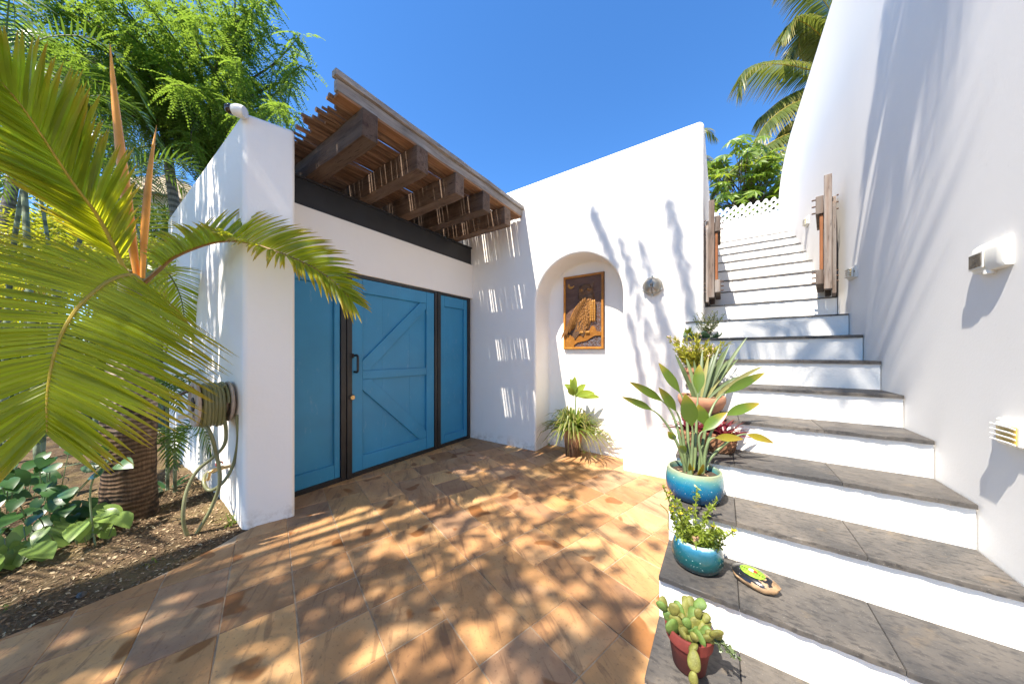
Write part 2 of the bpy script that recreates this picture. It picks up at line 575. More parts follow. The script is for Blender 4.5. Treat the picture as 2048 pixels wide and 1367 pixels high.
REDWOOD = m_wood('reddish_board', (0.26, 0.09, 0.035), (0.36, 0.15, 0.06), (14, 14, 1.0), crack=0.3)
RUST = m_plain('rusty_iron', (0.10, 0.055, 0.035), 0.7, 0.4, 0.4, 30, 0.2)
WHITE_PLASTIC = m_plain('white_plastic', (0.72, 0.70, 0.64), 0.35, var=0.06, scale=8)
WHITE_WOOD = m_plain('white_painted_lath', (0.80, 0.80, 0.78), 0.6, var=0.06, scale=20, bump=0.1)

# ------------------------------------------------------------------ ground
def grid_sheet(xs, ys, zf):
    mb = MB()
    vs = [(x, y, zf(x, y)) for y in ys for x in xs]
    nx = len(xs)
    fs = [(j * nx + i, j * nx + i + 1, (j + 1) * nx + i + 1, (j + 1) * nx + i) for j in range(len(ys) - 1) for i in range(nx - 1)]
    mb.add(vs, fs)
    return mb
def patio_edge(y):
    """x of the soil border of the paving at y"""
    if y < -3.40:
        return 0.50 + 0.012 * sin(3.1 * y)
    return 0.50 - 0.19 * ((y + 3.40) / 0.43) ** 1.25
def soil_z(x, y):
    n = noise.noise(Vector((x * 1.6, y * 1.6, 3))) * 0.05 + noise.noise(Vector((x * 7, y * 7, 1))) * 0.022 + noise.noise(Vector((x * 19, y * 19, 5))) * 0.010
    d = patio_edge(min(y, -2.98)) - x
    k = max(0.0, min(1.0, d / 0.5))
    return -0.012 + (n + 0.05) * k if d > 0 else -0.06
far = [-400, -200, -90, -40, -20, -12, -8, -6]
xs = far + [-6 + 0.25 * i for i in range(1, 15)] + [-2.25 + 0.05 * i for i in range(0, 58)] + [0.7, 1.2, 3, 8, 20, 60, 200, 400]
xs = sorted(set(round(x, 3) for x in xs))
ys = [-400, -200, -80, -30, -15, -9, -7, -6] + [-5.6 + 0.25 * i for i in range(3)] + [-4.9 + 0.05 * i for i in range(40)] + [-2.8, -2.5, -1, 1, 4, 8, 15, 30, 80, 200, 400]
ground = structure(build('garden_soil', grid_sheet(xs, ys, lambda x, y: soil_z(x, y) if x > -6 and -6 < y < -2.9 else -0.06), SOIL, smooth=True))

# paving: mortar bed, then every stone its own piece
bed = MB()
edge = [(patio_edge(y), y) for y in [-9 + 0.25 * i for i in range(23)] + [-3.3, -3.2, -3.1, -3.02]]
bed.prism([(-0.10, -2.60), (0.10, -2.66)] + [(0.33, -2.97)] + edge[::-1] + [(8, -9), (8, 0.48), (-0.1, 0.48)], -0.055, -0.004)
patio = structure(build('patio_floor', bed, MORTAR))

def clip(poly, nx, ny, d):
    """keep the side nx*x + ny*y >= d"""
    out = []
    for i in range(len(poly)):
        a, b = poly[i], poly[(i + 1) % len(poly)]
        da, db = nx * a[0] + ny * a[1] - d, nx * b[0] + ny * b[1] - d
        if da >= 0:
            out.append(a)
        if da * db < 0:
            t = da / (da - db)
            out.append((a[0] + (b[0] - a[0]) * t, a[1] + (b[1] - a[1]) * t))
    return out
PITCH, JOINT = 0.312, 0.0046
TD1, TD2 = Vector((0.286, 0.958)).normalized(), Vector((0.958, -0.286)).normalized()
TA = Vector((2.521, -2.708))
TILECOL = [(0.40, 0.255, 0.135), (0.33, 0.20, 0.105), (0.45, 0.295, 0.15), (0.36, 0.225, 0.125), (0.38, 0.26, 0.155), (0.42, 0.27, 0.14), (0.30, 0.20, 0.125), (0.31, 0.22, 0.16), (0.47, 0.33, 0.175)]
seam = random.Random(5)
taken, merge = set(), random.Random(19)
for i in range(-14, 16):
    for j in range(-14, 14):
        c = TA + TD1 * ((i + 0.5) * PITCH) + TD2 * ((j + 0.5) * PITCH)
        x, y = c.x, c.y
        if y > 0.6 or x > 3.55 or y < -4.65 or x < -0.25 or (x > 3.35 and y > -2.3):
            continue
        if y > 0.17 and not (1.0 < x < 2.7):
            continue
        if x < 0.3 and y < -2.66:
            continue
        if (i, j) in taken:
            continue
        h = PITCH / 2 - JOINT / 2
        h2 = h
        if merge.random() < 0.13 and x < 2.6 and not (x < 0.9 and y < -2.5) and -3.6 < y < -0.4:   # a double slab
            taken.add((i, j + 1))
            c = c + TD2 * (PITCH / 2)
            x, y = c.x, c.y
            h2 = PITCH - JOINT / 2
        P = []
        for a, b in ((-1, -1), (1, -1), (1, 1), (-1, 1)):
            q = c + TD2 * (a * h2 + seam.uniform(-.0022, .0022)) + TD1 * (b * h + seam.uniform(-.0022, .0022))
            P.append((q.x, q.y))
        if x < 0.9:
            if y < -3.30:
                P = clip(P, 1, 0, patio_edge(y) + 0.004)
            elif y < -2.80:
                P = clip(P, 0.43, 0.16, 0.43 * 0.50 + 0.16 * -3.40)
                P = clip(P, 1, 0, 0.2)
        P = clip(P, 1, 0, -0.05)
        P = clip(P, 0, -1, -0.46)
        if len(P) < 3:
            continue
        ar = abs(sum(P[k][0] * P[(k + 1) % len(P)][1] - P[(k + 1) % len(P)][0] * P[k][1] for k in range(len(P)))) / 2
        if ar < 0.004:
            continue
        # chip the corners and wander the edges a little
        Q = []
        for k in range(len(P)):
            a, b = Vector(P[k]), Vector(P[(k + 1) % len(P)])
            L = (b - a).length
            for s in ((0.0, 0.33, 0.68) if L > 0.12 else (0.0,)):
                q = a.lerp(b, s)
                if s > 0:
                    q += Vector((b.y - a.y, a.x - b.x)).normalized() * seam.uniform(-.0012, .0016)
                Q.append((q.x - x, q.y - y))
        mb = MB()
        mb.prism(Q, -0.02, 0.0, c=0.0034)
        o = link('tile', mb.mesh('tile', TILE, False), patio)
        o.location = (x, y, seam.uniform(-0.0012, 0.0008))
        o.rotation_euler = (seam.uniform(-.003, .003), seam.uniform(-.003, .003), 0)
        col = TILECOL[int(seam.random() ** 1.2 * len(TILECOL))]
        col = (col[0] * 1.28, col[1] * 1.05, col[2] * 0.79)
        f = seam.uniform(0.78, 1.18)
        o.color = (col[0] * f, col[1] * f, col[2] * f, 1)

# ------------------------------------------------------------------ garden wall with its pillar end
gw = MB()
gw.prism([(-3.12, -2.99), (0.293, -2.985), (0.40, -2.66), (-3.12, -2.66)], -0.05, 3.32)
for a in range(1):
    pass
garden_wall = build('garden_wall', gw, STUCCO, bevel=0.035, seg=3, smooth=True)
tag(garden_wall, 'tall white garden wall whose pillar end stands left of the blue gate', 'wall')

# white lintel over the gate, black steel beam on it
lin = MB()
lin.box(-0.25, 0.03, -2.70, 0.06, 2.30, 2.853, c=0.006)
lintel = build('gate_lintel', lin, STUCCO, smooth=False)
tag(lintel, 'plain white plastered band between blue gate and black beam', 'lintel')
sb = thing('steel_beam', 'long black steel beam lying on the white band above the gate', 'beam', (0, -1.3, 2.856))
w = MB(); w.box(-0.10, 0.0, -2.70, -0.006, 2.872, 3.122); build('web', w, BEAMSTEEL, sb)
w = MB(); w.box(-0.15, 0.028, -2.70, -0.004, 3.122, 3.139, c=0.002); build('top_flange', w, BEAMSTEEL, sb)
w = MB(); w.box(-0.15, 0.014, -2.70, -0.005, 2.856, 2.872, c=0.002); build('bottom_flange', w, BEAMSTEEL, sb)

# ------------------------------------------------------------------ blue entrance gate (plane x = 0)
gate = thing('entrance_gate', 'blue wooden entrance gate with Z bracing, set in a black steel frame', 'gate', (0, -1.4, 0))
def slab(x0, x1, y0, y1, z0, z1, name, mat, parent, c=0.003):
    b = MB(); b.box(x0, x1, y0, y1, z0, z1, c=c)
    return build(name, b, mat, parent)
for (xa, ya, yb) in ((0.015, -2.098, -2.042), (0.022, -2.036, -1.980), (0.012, -0.788, -0.738), (0.018, -0.732, -0.675), (0.012, -0.098, -0.040)):
    slab(-0.06, xa, ya, yb, 0.0, 2.298, 'post', BLACK, gate)
for (ya, yb) in ((-1.977, -0.791), (-0.672, -0.101), (-2.66, -2.101)):
    slab(-0.06, 0.009, ya, yb, 2.262, 2.297, 'head_rail', BLACK, gate, 0.002)
    slab(-0.06, 0.011, ya, yb, -0.004, 0.046, 'sill_rail', BLACK, gate, 0.002)
def panel(name, y0, y1, z0, z1, label=None, nb=1):
    p = MB()
    w_ = (y1 - y0) / nb
    for k in range(nb):
        p.box(-0.055, -0.028, y0 + k * w_ + 0.0003, y0 + (k + 1) * w_ - 0.0003, z0, z1, c=0.0008)
    o = build(name, p, BLUE, gate)
    if label: o['label'] = label
    return o
lp = panel('fixed_panel', -2.66, -2.102, 0.05, 2.258, 'wide fixed panel at the left')
slab(-0.028, 0.0, -2.16, -2.102, 0.05, 2.258, 'stile', BLUE, lp)
slab(-0.028, -0.001, -2.66, -2.162, 0.05, 0.20, 'bottom_rail', BLUE, lp)
slab(-0.028, -0.001, -2.66, -2.162, 2.13, 2.258, 'top_rail', BLUE, lp)
rp = panel('fixed_panel', -0.670, -0.102, 0.05, 2.258, 'narrow fixed panel at the right')
for n_, a in (('stile', (-0.670, -0.590, 0.05, 2.258)), ('stile', (-0.175, -0.102, 0.05, 2.258)), ('bottom_rail', (-0.588, -0.177, 0.05, 0.17)), ('top_rail', (-0.588, -0.177, 2.10, 2.258))):
    slab(-0.028, 0.0 if n_ == 'stile' else -0.001, *a, n_, BLUE, rp)
leaf = panel('door_leaf', -1.975, -0.793, 0.05, 2.258, 'door leaf with Z bracing', 3)
for n_, a in (('stile', (-1.975, -1.851, 0.05, 2.258)), ('stile', (-0.927, -0.793, 0.05, 2.258)), ('bottom_rail', (-1.849, -0.929, 0.05, 0.215)), ('top_rail', (-1.849, -0.929, 2.095, 2.258)), ('middle_rail', (-1.849, -0.929, 1.095, 1.195))):
    slab(-0.028, 0.002 if n_ == 'stile' else 0.0, *a, n_, BLUE, leaf)
def brace(pts):
    b = MB()
    n = len(pts)
    vs = [Vector((x, p[0], p[1])) for x in (-0.028, -0.003) for p in pts]
    b.add(vs, [tuple(range(n))[::-1], tuple(range(n, 2 * n))] + [(k, (k + 1) % n, n + (k + 1) % n, n + k) for k in range(n)])
    return build('brace', b, BLUE, leaf, bevel=0.003, seg=1)
brace([(-1.849, 1.197), (-1.849, 1.31), (-1.035, 2.093), (-0.929, 2.093), (-0.929, 2.02), (-1.76, 1.197)])
brace([(-1.849, 1.093), (-1.849, 0.975), (-1.045, 0.217), (-0.929, 0.217), (-0.929, 0.305), (-1.74, 1.093)])
hd = MB()
hd.tube(spline([(0.0, -1.945, 1.372), (0.05, -1.945, 1.374), (0.072, -1.945, 1.355), (0.074, -1.945, 1.28), (0.072, -1.945, 1.205), (0.05, -1.945, 1.186), (0.0, -1.945, 1.188)], 20), 0.0125, 10)
hd.box(0.002, 0.03, -2.005, -1.962, 1.345, 1.395, c=0.004)
build('handle', hd, BLACK, gate, smooth=True)
BRASS = m_plain('worn_brass', (0.62, 0.42, 0.20), 0.28, 0.9, 0.2, 30)
ck = MB()
ck.lathe([(0.026, 0.0), (0.026, 0.02), (0.022, 0.026), (0.012, 0.026), (0.011, 0.03), (0.0, 0.031)], (0.022, -1.985, 0.905), 18, Matrix.Rotation(pi / 2, 3, 'Y'))
build('lock_cylinder', ck, BRASS, gate, smooth=True)
ck = MB()
ck.lathe([(0.034, 0.0), (0.034, 0.008), (0.028, 0.012)], (0.02, -1.985, 0.905), 18, Matrix.Rotation(pi / 2, 3, 'Y'))
build('escutcheon', ck, BLACK, gate, smooth=True)

# ------------------------------------------------------------------ niche wall (y = 0) with the arched niche
NX0, NX1, NZ, NR, ND = 1.232, 2.440, 2.103, 0.604, 0.40
BX0, BX1, BY1, BZ = -0.45, 3.265, 3.95, 3.855
flat, rounded = MB(), MB()
RF, RT, N_ARC = 0.032, 0.055, 36
path = [(NX0, 0.0, -1.0, 0.0)] + [(NX0 + NR - NR * cos(pi * i / N_ARC), NZ + NR * sin(pi * i / N_ARC), -cos(pi * i / N_ARC), sin(pi * i / N_ARC)) for i in range(N_ARC + 1)] + [(NX1, 0.0, 1.0, 0.0)]
outer = [(x + nx * RF, z + nz * RF) for x, z, nx, nz in path]
TZ, RX_ = BZ - RT, BX1 - RT
flat.add([(BX0, 0, 0), (outer[0][0], 0, 0), (outer[0][0], 0, TZ), (BX0, 0, TZ)], [(0, 1, 2, 3)])
flat.add([(outer[-1][0], 0, 0), (RX_, 0, 0), (RX_, 0, TZ), (outer[-1][0], 0, TZ)], [(0, 1, 2, 3)])
for a, b_ in zip(outer[1:-2], outer[2:-1]):
    flat.add([(a[0], 0, a[1]), (b_[0], 0, b_[1]), (b_[0], 0, TZ), (a[0], 0, TZ)], [(0, 1, 2, 3)])
flat.add([(p[0], ND, p[1]) for p in path], [tuple(range(len(path)))[::-1]])
K = 6
vs, fs = [], []
for x, z, nx, nz in path:
    for k in range(K + 1):
        f = pi / 2 * k / K
        o = RF * (1 - sin(f))
        vs.append((x + nx * o, RF * (1 - cos(f)), z + nz * o))
    vs.append((x, ND - 0.02, z)); vs.append((x - nx * 0.006, ND - 0.006, z - nz * 0.006)); vs.append((x - nx * 0.03, ND, z - nz * 0.03))
W_ = K + 4
for a in range(len(path) - 1):
    for k in range(W_ - 1):
        fs.append((a * W_ + k, a * W_ + k + 1, (a + 1) * W_ + k + 1, (a + 1) * W_ + k))
rounded.add(vs, fs)
# rounded outer edges: top front, right front, top right, and the corner between them
q6 = [pi / 2 * k / 6 for k in range(7)]
def strip(A, B):
    n_ = len(A)
    rounded.add(A + B, [(k, k + 1, n_ + k + 1, n_ + k) for k in range(n_ - 1)])
strip([(BX0, RT - RT * cos(f), TZ + RT * sin(f)) for f in q6], [(RX_, RT - RT * cos(f), TZ + RT * sin(f)) for f in q6])
strip([(RX_ + RT * sin(f), RT - RT * cos(f), 0) for f in q6], [(RX_ + RT * sin(f), RT - RT * cos(f), TZ) for f in q6])
strip([(RX_ + RT * cos(f), RT, TZ + RT * sin(f)) for f in q6], [(RX_ + RT * cos(f), BY1, TZ + RT * sin(f)) for f in q6])
vs = [(RX_ + RT * cos(e) * sin(f), RT - RT * cos(e) * cos(f), TZ + RT * sin(e)) for e in q6 for f in q6]
rounded.add(vs, [(a * 7 + k, a * 7 + k + 1, a * 7 + 8 + k, a * 7 + 7 + k) for a in range(6) for k in range(6)])
flat.add([(BX0, RT, BZ), (RX_, RT, BZ), (RX_, BY1, BZ), (BX0, BY1, BZ)], [(0, 1, 2, 3)])
flat.add([(BX1, RT, 0), (BX1, BY1, 0), (BX1, BY1, TZ), (BX1, RT, TZ)], [(0, 1, 2, 3)])
flat.add([(BX1, BY1, 0), (BX0, BY1, 0), (BX0, BY1, BZ), (BX1, BY1, BZ)], [(0, 1, 2, 3)])
flat.add([(BX0, BY1, 0), (BX0, 0, 0), (BX0, 0, BZ), (BX0, BY1, BZ)], [(0, 1, 2, 3)])
nf = len(flat.f)
flat.add(rounded.v, rounded.f)
me = flat.mesh('niche_wall', STUCCO, False)
for p in me.polygons:
    p.use_smooth = p.index >= nf
nw = link('niche_wall', me)
tag(nw, 'sunlit white wall with an arched niche, right of the blue gate', 'wall')

# ------------------------------------------------------------------ stair wall (x = 4.3)
prof = [(-7.0, -0.05), (-7.0, 4.86)] + [(-2 + 0.0, 4.86), (1.5, 4.86), (2.5, 4.86)]
for k in range(1, 13):
    a = pi / 2 * k / 12
    prof.append((2.5 + 1.35 * sin(a), 4.20 + 0.66 * cos(a)))
prof += [(3.86, 3.6), (3.88, -0.05)]
sw = MB()
n = len(prof)
vs = [Vector((x, p[0], p[1])) for x in (4.30, 4.78) for p in prof]
sw.add(vs, [tuple(range(n)), tuple(range(n, 2 * n))[::-1]] + [(k, n + k, n + (k + 1) % n, (k + 1) % n) for k in range(n)])
swo = build('stair_wall', sw, STUCCO_R, bevel=0.05, seg=4, smooth=True)
tag(swo, 'high white wall rising along the right side of the stairs', 'wall')

# ------------------------------------------------------------------ staircase
ST_Y, ST_T, ST_R, ST_X0, ST_X1 = -2.5156, 0.3104, 0.1923, 3.18, 4.295
stairs = thing('staircase', 'white stairs with dark slate treads climbing between the two white walls', 'stairs', (3.74, -2.5, 0))
sr = random.Random(3)
for i in range(1, 22):
    y0 = ST_Y + (i - 1) * ST_T
    z1 = ST_R * i
    x0 = 3.10 if i in (8, 9) else ST_X0
    b = MB()
    y1 = y0 + ST_T if i < 21 else 4.5
    th = 0.022 if i < 9 else 0.011
    b.box(x0, ST_X1, y0, y1, -0.05, z1 - th)
    build('riser', b, LIMEWASH, stairs)
    # slate on the step: stones side by side, front edges chipped
    if i == 21:
        cuts = [x0, ST_X1]
    else:
        cuts = [x0, 3.475 + (0.0 if i < 5 else sr.uniform(-.05, .05)), 3.903 + (0 if i < 5 else sr.uniform(-.05, .05)), ST_X1]
    for k in range(len(cuts) - 1):
        a, c = cuts[k] + (0.0009 if k else 0), cuts[k + 1] - 0.0009
        ov = 0.016 if i < 9 else 0.010
        front = []
        m = 22
        for s in range(m + 1):
            x = a + (c - a) * s / m
            front.append((x, y0 - ov + 0.004 * noise.noise(Vector((x * 18, i * 3.3, 0))) + 0.004 * noise.noise(Vector((x * 60, i * 3.3, 4)))))
        poly = front + [(c, y1 - 0.001), (a, y1 - 0.001)]
        t = MB()
        t.prism(poly, z1 - th + 0.0005, z1 + sr.uniform(-.001, .001), c=0.003)
        build('tread_stone', t, SLATE if i < 17 else LIMEWASH, stairs)

# ------------------------------------------------------------------ pergola over the gate
perg = thing('pergola', 'rustic timber awning of thick beams and split canes over the gate', 'pergola', (0.5, -1.3, 3.14))
pr = random.Random(8)
BEAM_Z0, BEAM_Z1 = 3.141, 3.372
for yc, xe in ((-2.365, 1.05), (-1.835, 1.05), (-1.315, 1.03), (-0.86, 1.04), (-0.385, 1.02)):
    b = MB()
    nseg = 22
    hw = 0.068
    ring = []
    x0 = -0.9
    for s in range(nseg + 1):
        x = x0 + (xe - x0) * s / nseg
        rr = []
        for (dy, z) in ((-hw, BEAM_Z0), (hw, BEAM_Z0), (hw, BEAM_Z1), (-hw, BEAM_Z1)):
            j = Vector((noise.noise(Vector((x * 3, yc * 5 + dy * 40, z * 9))), noise.noise(Vector((x * 3, yc * 5 + dy * 40 + 50, z * 9))), 0)) * 0.013
            rr.append((x, yc + dy + j.x, z + (j.y if z > 3.2 else abs(j.y) * 0.8)))
        ring.append(rr)
    vs = [p for r in ring for p in r]
    fs = [(k * 4 + a, k * 4 + (a + 1) % 4, k * 4 + 4 + (a + 1) % 4, k * 4 + 4 + a) for k in range(nseg) for a in range(4)]
    fs += [(0, 1, 2, 3)[::-1], tuple(nseg * 4 + a for a in range(4))]
    b.add(vs, fs)
    bo = build('beam', b, OLDBEAM, perg, bevel=0.008, seg=2, smooth=True)
# canes lie across the beams
x = -0.85
while x < 0.955:
    rr = pr.uniform(0.011, 0.024)
    xa = x + rr
    y0 = -2.62 + pr.uniform(-0.07, 0.11)
    y1 = -0.03
    pts = []
    ph = pr.uniform(0, 9)
    for s in range(15):
        f = s / 14
        pts.append((xa + 0.011 * noise.noise(Vector((f * 4, ph, 0))), y0 + (y1 - y0) * f, BEAM_Z1 + rr + 0.004 + 0.007 * noise.noise(Vector((f * 5, ph, 7)))))
    c = MB()
    c.tube(pts, [rr * (1 + 0.30 * noise.noise(Vector((s * 0.9, ph, 3)))) for s in range(15)], 6)
    build('cane', c, CANE, perg, smooth=True)
    x += 2 * rr + (pr.uniform(-0.005, 0.001) if pr.random() < 0.90 else pr.uniform(0.006, 0.015))
def board(name, x0, x1, z0, z1, mat, ya, yb):
    b = MB()
    m = 16
    vs, fs = [], []
    for s in range(m + 1):
        y = ya + (yb - ya) * s / m
        d = 0.006 * noise.noise(Vector((y * 3, z0 * 7, 0)))
        for (xx, zz) in ((x0, z0), (x1, z0), (x1, z1), (x0, z1)):
            vs.append((xx + d, y, zz + 0.004 * noise.noise(Vector((y * 5, xx * 9, zz * 9)))))
    for s in range(m):
        for a in range(4):
            fs.append((s * 4 + a, s * 4 + (a + 1) % 4, s * 4 + 4 + (a + 1) % 4, s * 4 + 4 + a))
    fs += [(3, 2, 1, 0), tuple(m * 4 + a for a in range(4))]
    b.add(vs, fs)
    return build(name, b, mat, perg, bevel=0.004, seg=1, smooth=True)
board('soffit_board', 0.905, 1.015, 3.376, 3.402, BROWNBOARD, -2.60, -0.03)
board('fascia_board', 0.965, 1.012, 3.404, 3.492, GREYWOOD, -2.61, -0.012)
board('edge_board', 0.975, 1.040, 3.495, 3.545, GREYWOOD, -2.63, -0.008)

# ------------------------------------------------------------------ carved owl picture in the niche
OX0, OX1, OZ0, OZ1, OY = 1.500, 2.092, 1.457, 2.512, 0.40
AMBER = m_wood('amber_carved_wood', (0.40, 0.15, 0.022), (0.60, 0.26, 0.04), (6, 14, 6), 0.35, 0.25)
DARKW = m_wood('burnt_dark_wood', (0.095, 0.048, 0.034), (0.16, 0.088, 0.06), (3, 14, 9), 0.45, 0.4)
OWLB = m_wood('brown_carved_wood', (0.16, 0.068, 0.020), (0.36, 0.165, 0.04), (8, 14, 5), 0.38, 0.5)
OWLD = m_wood('smoky_carved_wood', (0.13, 0.068, 0.035), (0.24, 0.135, 0.075), (8, 14, 8), 0.45, 0.5)
OWLG = m_wood('golden_carved_wood', (0.46, 0.20, 0.032), (0.66, 0.33, 0.07), (8, 14, 8), 0.35, 0.4)
owl = thing('owl_picture', 'carved wooden picture of an owl under a crescent moon, hung in the niche', 'picture', (1.796, OY, OZ0))
OW, OH = OX1 - OX0, OZ1 - OZ0
def op(u, w, d=0.0):
    """picture coordinates (0..1 across, 0..1 up, d towards the viewer)"""
    return Vector((OX0 + u * OW, OY - 0.028 - d, OZ0 + w * OH))
b = MB(); b.box(OX0 + 0.004, OX1 - 0.004, OY - 0.028, OY - 0.004, OZ0 + 0.004, OZ1 - 0.004); build('back_panel', b, DARKW, owl)
fw = 0.030
for (a0, a1, c0, c1) in ((OX0, OX0 + fw, OZ0, OZ1), (OX1 - fw, OX1, OZ0, OZ1), (OX0 + fw, OX1 - fw, OZ0, OZ0 + fw), (OX0 + fw, OX1 - fw, OZ1 - fw, OZ1)):
    b = MB(); b.box(a0, a1, OY - 0.048, OY - 0.002, c0, c1, c=0.003); build('frame_rail', b, AMBER, owl)
    b = MB(); b.box(a0 - (0.005 if a0 == OX0 else 0), a1 + (0.005 if a1 == OX1 else 0), OY - 0.030, OY - 0.001, c0 - (0.005 if c0 == OZ0 else 0), c1 + (0.005 if c1 == OZ1 else 0)); build('frame_edge', b, DARKW, owl)
def relief(mb, u, w, ru, rw, depth, rot=0.0, t=0.0, na=18):
    """low dome on the panel, radii in metres"""
    c = op(u, w)
    M = Matrix.Translation(c) @ Matrix.Rotation(rot, 4, 'Y') @ Matrix(((ru, 0, 0, 0), (0, 0, -depth, 0), (0, rw, 0, 0), (0, 0, 0, 1)))
    mb.dome(M, 5, na, t)
def rprism(name, pts, d, mat, c=0.004, base=0.0):
    P = [(op(u, w).x, op(u, w).z) for u, w in pts]
    if sum(P[k][0] * P[(k + 1) % len(P)][1] - P[(k + 1) % len(P)][0] * P[k][1] for k in range(len(P))) < 0:
        P = P[::-1]
    M = Matrix(((1, 0, 0, 0), (0, 0, -1, OY - 0.028 - base), (0, 1, 0, 0), (0, 0, 0, 1)))
    m = MB(); m.prism(P, 0, d, c, M)
    return build(name, m, mat, owl)
# woven night ground at the lower right, gnarled branch, moon
ow = random.Random(4)
g = MB()
for k in range(260):
    u, w_ = ow.uniform(0.62, 0.935), ow.uniform(0.04, 0.60)
    if w_ > 0.25 or u > 0.3:
        relief(g, u, w_, 0.008, 0.004, 0.004, ow.uniform(-.4, .4), na=6)
for k in range(120):
    relief(g, ow.uniform(0.30, 0.93), ow.uniform(0.035, 0.13), 0.008, 0.005, 0.004, ow.uniform(-.5, .5), na=6)
stuff(build('chiselled_ground', g, m_plain('grey_chiselled', (0.13, 0.12, 0.14), 0.5, var=0.5, scale=60), owl, smooth=True))
rprism('branch', [(0.055, 0.032), (0.055, 0.205), (0.16, 0.20), (0.24, 0.165), (0.40, 0.175), (0.55, 0.205), (0.66, 0.235), (0.71, 0.30), (0.74, 0.305), (0.80, 0.29), (0.83, 0.235), (0.945, 0.225), (0.945, 0.175), (0.80, 0.175), (0.70, 0.145), (0.60, 0.11), (0.45, 0.095), (0.36, 0.085), (0.29, 0.06), (0.27, 0.032)], 0.016, AMBER)
mp = []
for k in range(13):
    a = radians(150 + 190 * k / 12)
    mp.append((0.195 + 0.085 * cos(a), 0.875 + 0.046 * sin(a)))
for k in range(1, 12):
    a = radians(340 - 190 * k / 12)
    mp.append((0.215 + 0.066 * cos(a), 0.892 + 0.035 * sin(a)))
rprism('moon', mp, 0.008, OWLG, 0.002)
b = MB()
relief(b, 0.56, 0.50, 0.125, 0.30, 0.030, 0.10)
relief(b, 0.60, 0.64, 0.115, 0.13, 0.030, 0.0)
build('owl_body', b, OWLB, owl, smooth=True)
rprism('tail', [(0.30, 0.26), (0.24, 0.20), (0.30, 0.12), (0.36, 0.165), (0.42, 0.20), (0.52, 0.16), (0.56, 0.20), (0.60, 0.30), (0.50, 0.42), (0.38, 0.40)], 0.026, OWLD, 0.006)
hb = MB()
relief(hb, 0.575, 0.775, 0.108, 0.105, 0.046)
relief(hb, 0.575, 0.71, 0.120, 0.072, 0.040)
hd_ = build('owl_head', hb, OWLD, owl, smooth=True)
for s in (-1, 1):
    e = MB()
    c0 = op(0.575 + s * 0.17, 0.835, 0.018)
    e.ribbon([c0 + Vector((-s * 0.012, 0, -0.03)), c0 + Vector((s * 0.004, -0.004, 0.012)), c0 + Vector((s * 0.024, 0, 0.062))], [0.020, 0.015, 0.001], (1, 0, 0), 0.4)
    build('ear_tuft', e, OWLD, hd_, smooth=True)
    f = MB()
    c1 = op(0.575 + s * 0.085, 0.79)
    M = Matrix.Translation(c1 + Vector((0, -0.036, 0))) @ Matrix.Rotation(s * 0.35, 4, 'Y') @ Matrix(((0.038, 0, 0, 0), (0, 0, -0.014, 0), (0, 0.030, 0, 0), (0, 0, 0, 1)))
    f.dome(M, 4, 16)
    build('face_disc', f, OWLB, hd_, smooth=True)
    f = MB()
    M = Matrix.Translation(c1 + Vector((-s * 0.004, -0.047, 0.002))) @ Matrix(((0.013, 0, 0, 0), (0, 0, -0.006, 0), (0, 0.010, 0, 0), (0, 0, 0, 1)))
    f.dome(M, 3, 12)
    build('eye', f, AMBER, hd_, smooth=True)
    f = MB()
    c2 = c1 + Vector((0, -0.052, 0.017))
    f.ribbon([c2 + Vector((-s * 0.040, 0.006, -0.014)), c2, c2 + Vector((s * 0.045, 0.012, 0.014))], [0.004, 0.007, 0.003], (0, 0, 1), 0.3)
    build('brow', f, DARKW, hd_, smooth=True)
f = MB()
c1 = op(0.575, 0.765, 0.045)
f.ribbon([c1 + Vector((0, 0, 0.02)), c1 + Vector((0, -0.014, 0)), c1 + Vector((0, -0.006, -0.030))], [0.008, 0.009, 0.001], (1, 0, 0), -0.8)
build('beak', f, DARKW, hd_, smooth=True)
# wings: shells of layered feathers
def feather(mb, u, w, L, W, ang, d):
    c = op(u, w, d)
    dr = Vector((sin(ang), 0, -cos(ang)))
    mb.ribbon([c, c + dr * L * 0.4 + Vector((0, -0.006, 0)), c + dr * L * 0.8 + Vector((0, -0.004, 0)), c + dr * L + Vector((0, 0.002, 0))], [W * 0.6, W, W * 0.8, W * 0.1], (cos(ang), 0, sin(ang)), -0.35)
wl = MB(); relief(wl, 0.36, 0.47, 0.085, 0.255, 0.040, 0.50)
wing = build('wing', wl, OWLB, owl, smooth=True)
fl = MB()
for r in range(9):
    for q in range(4):
        tt = r / 8
        u = 0.50 - 0.36 * tt + (q - 1.5) * 0.060
        w_ = 0.655 - 0.36 * tt + (q - 1.5) * 0.030
        feather(fl, u, w_, 0.085 + 0.05 * tt, 0.013, -0.42 + 0.05 * q, 0.034 + 0.006 * sin(q))
build('feathers', fl, OWLB, wing, smooth=True)
wr = MB(); relief(wr, 0.735, 0.52, 0.050, 0.175, 0.034, -0.05)
wing2 = build('wing', wr, OWLG, owl, smooth=True)
fl = MB()
for r in range(8):
    for q in range(3):
        feather(fl, 0.70 + q * 0.05, 0.645 - 0.033 * r, 0.055, 0.011, 0.05, 0.030)
build('feathers', fl, OWLG, wing2, smooth=True)
fl = MB()
for r in range(13):
    for q in range(6):
        u = 0.50 + q * 0.042 - 0.012 * r + (0.02 if r % 2 else 0) + ow.uniform(-.012, .012)
        feather(fl, u, 0.66 - 0.033 * r + ow.uniform(-.012, .012), 0.050 * ow.uniform(.8, 1.3), 0.010, -0.15 + ow.uniform(-.3, .3), 0.031 - 0.0008 * r)
build('breast_feathers', fl, OWLB, owl, smooth=True)
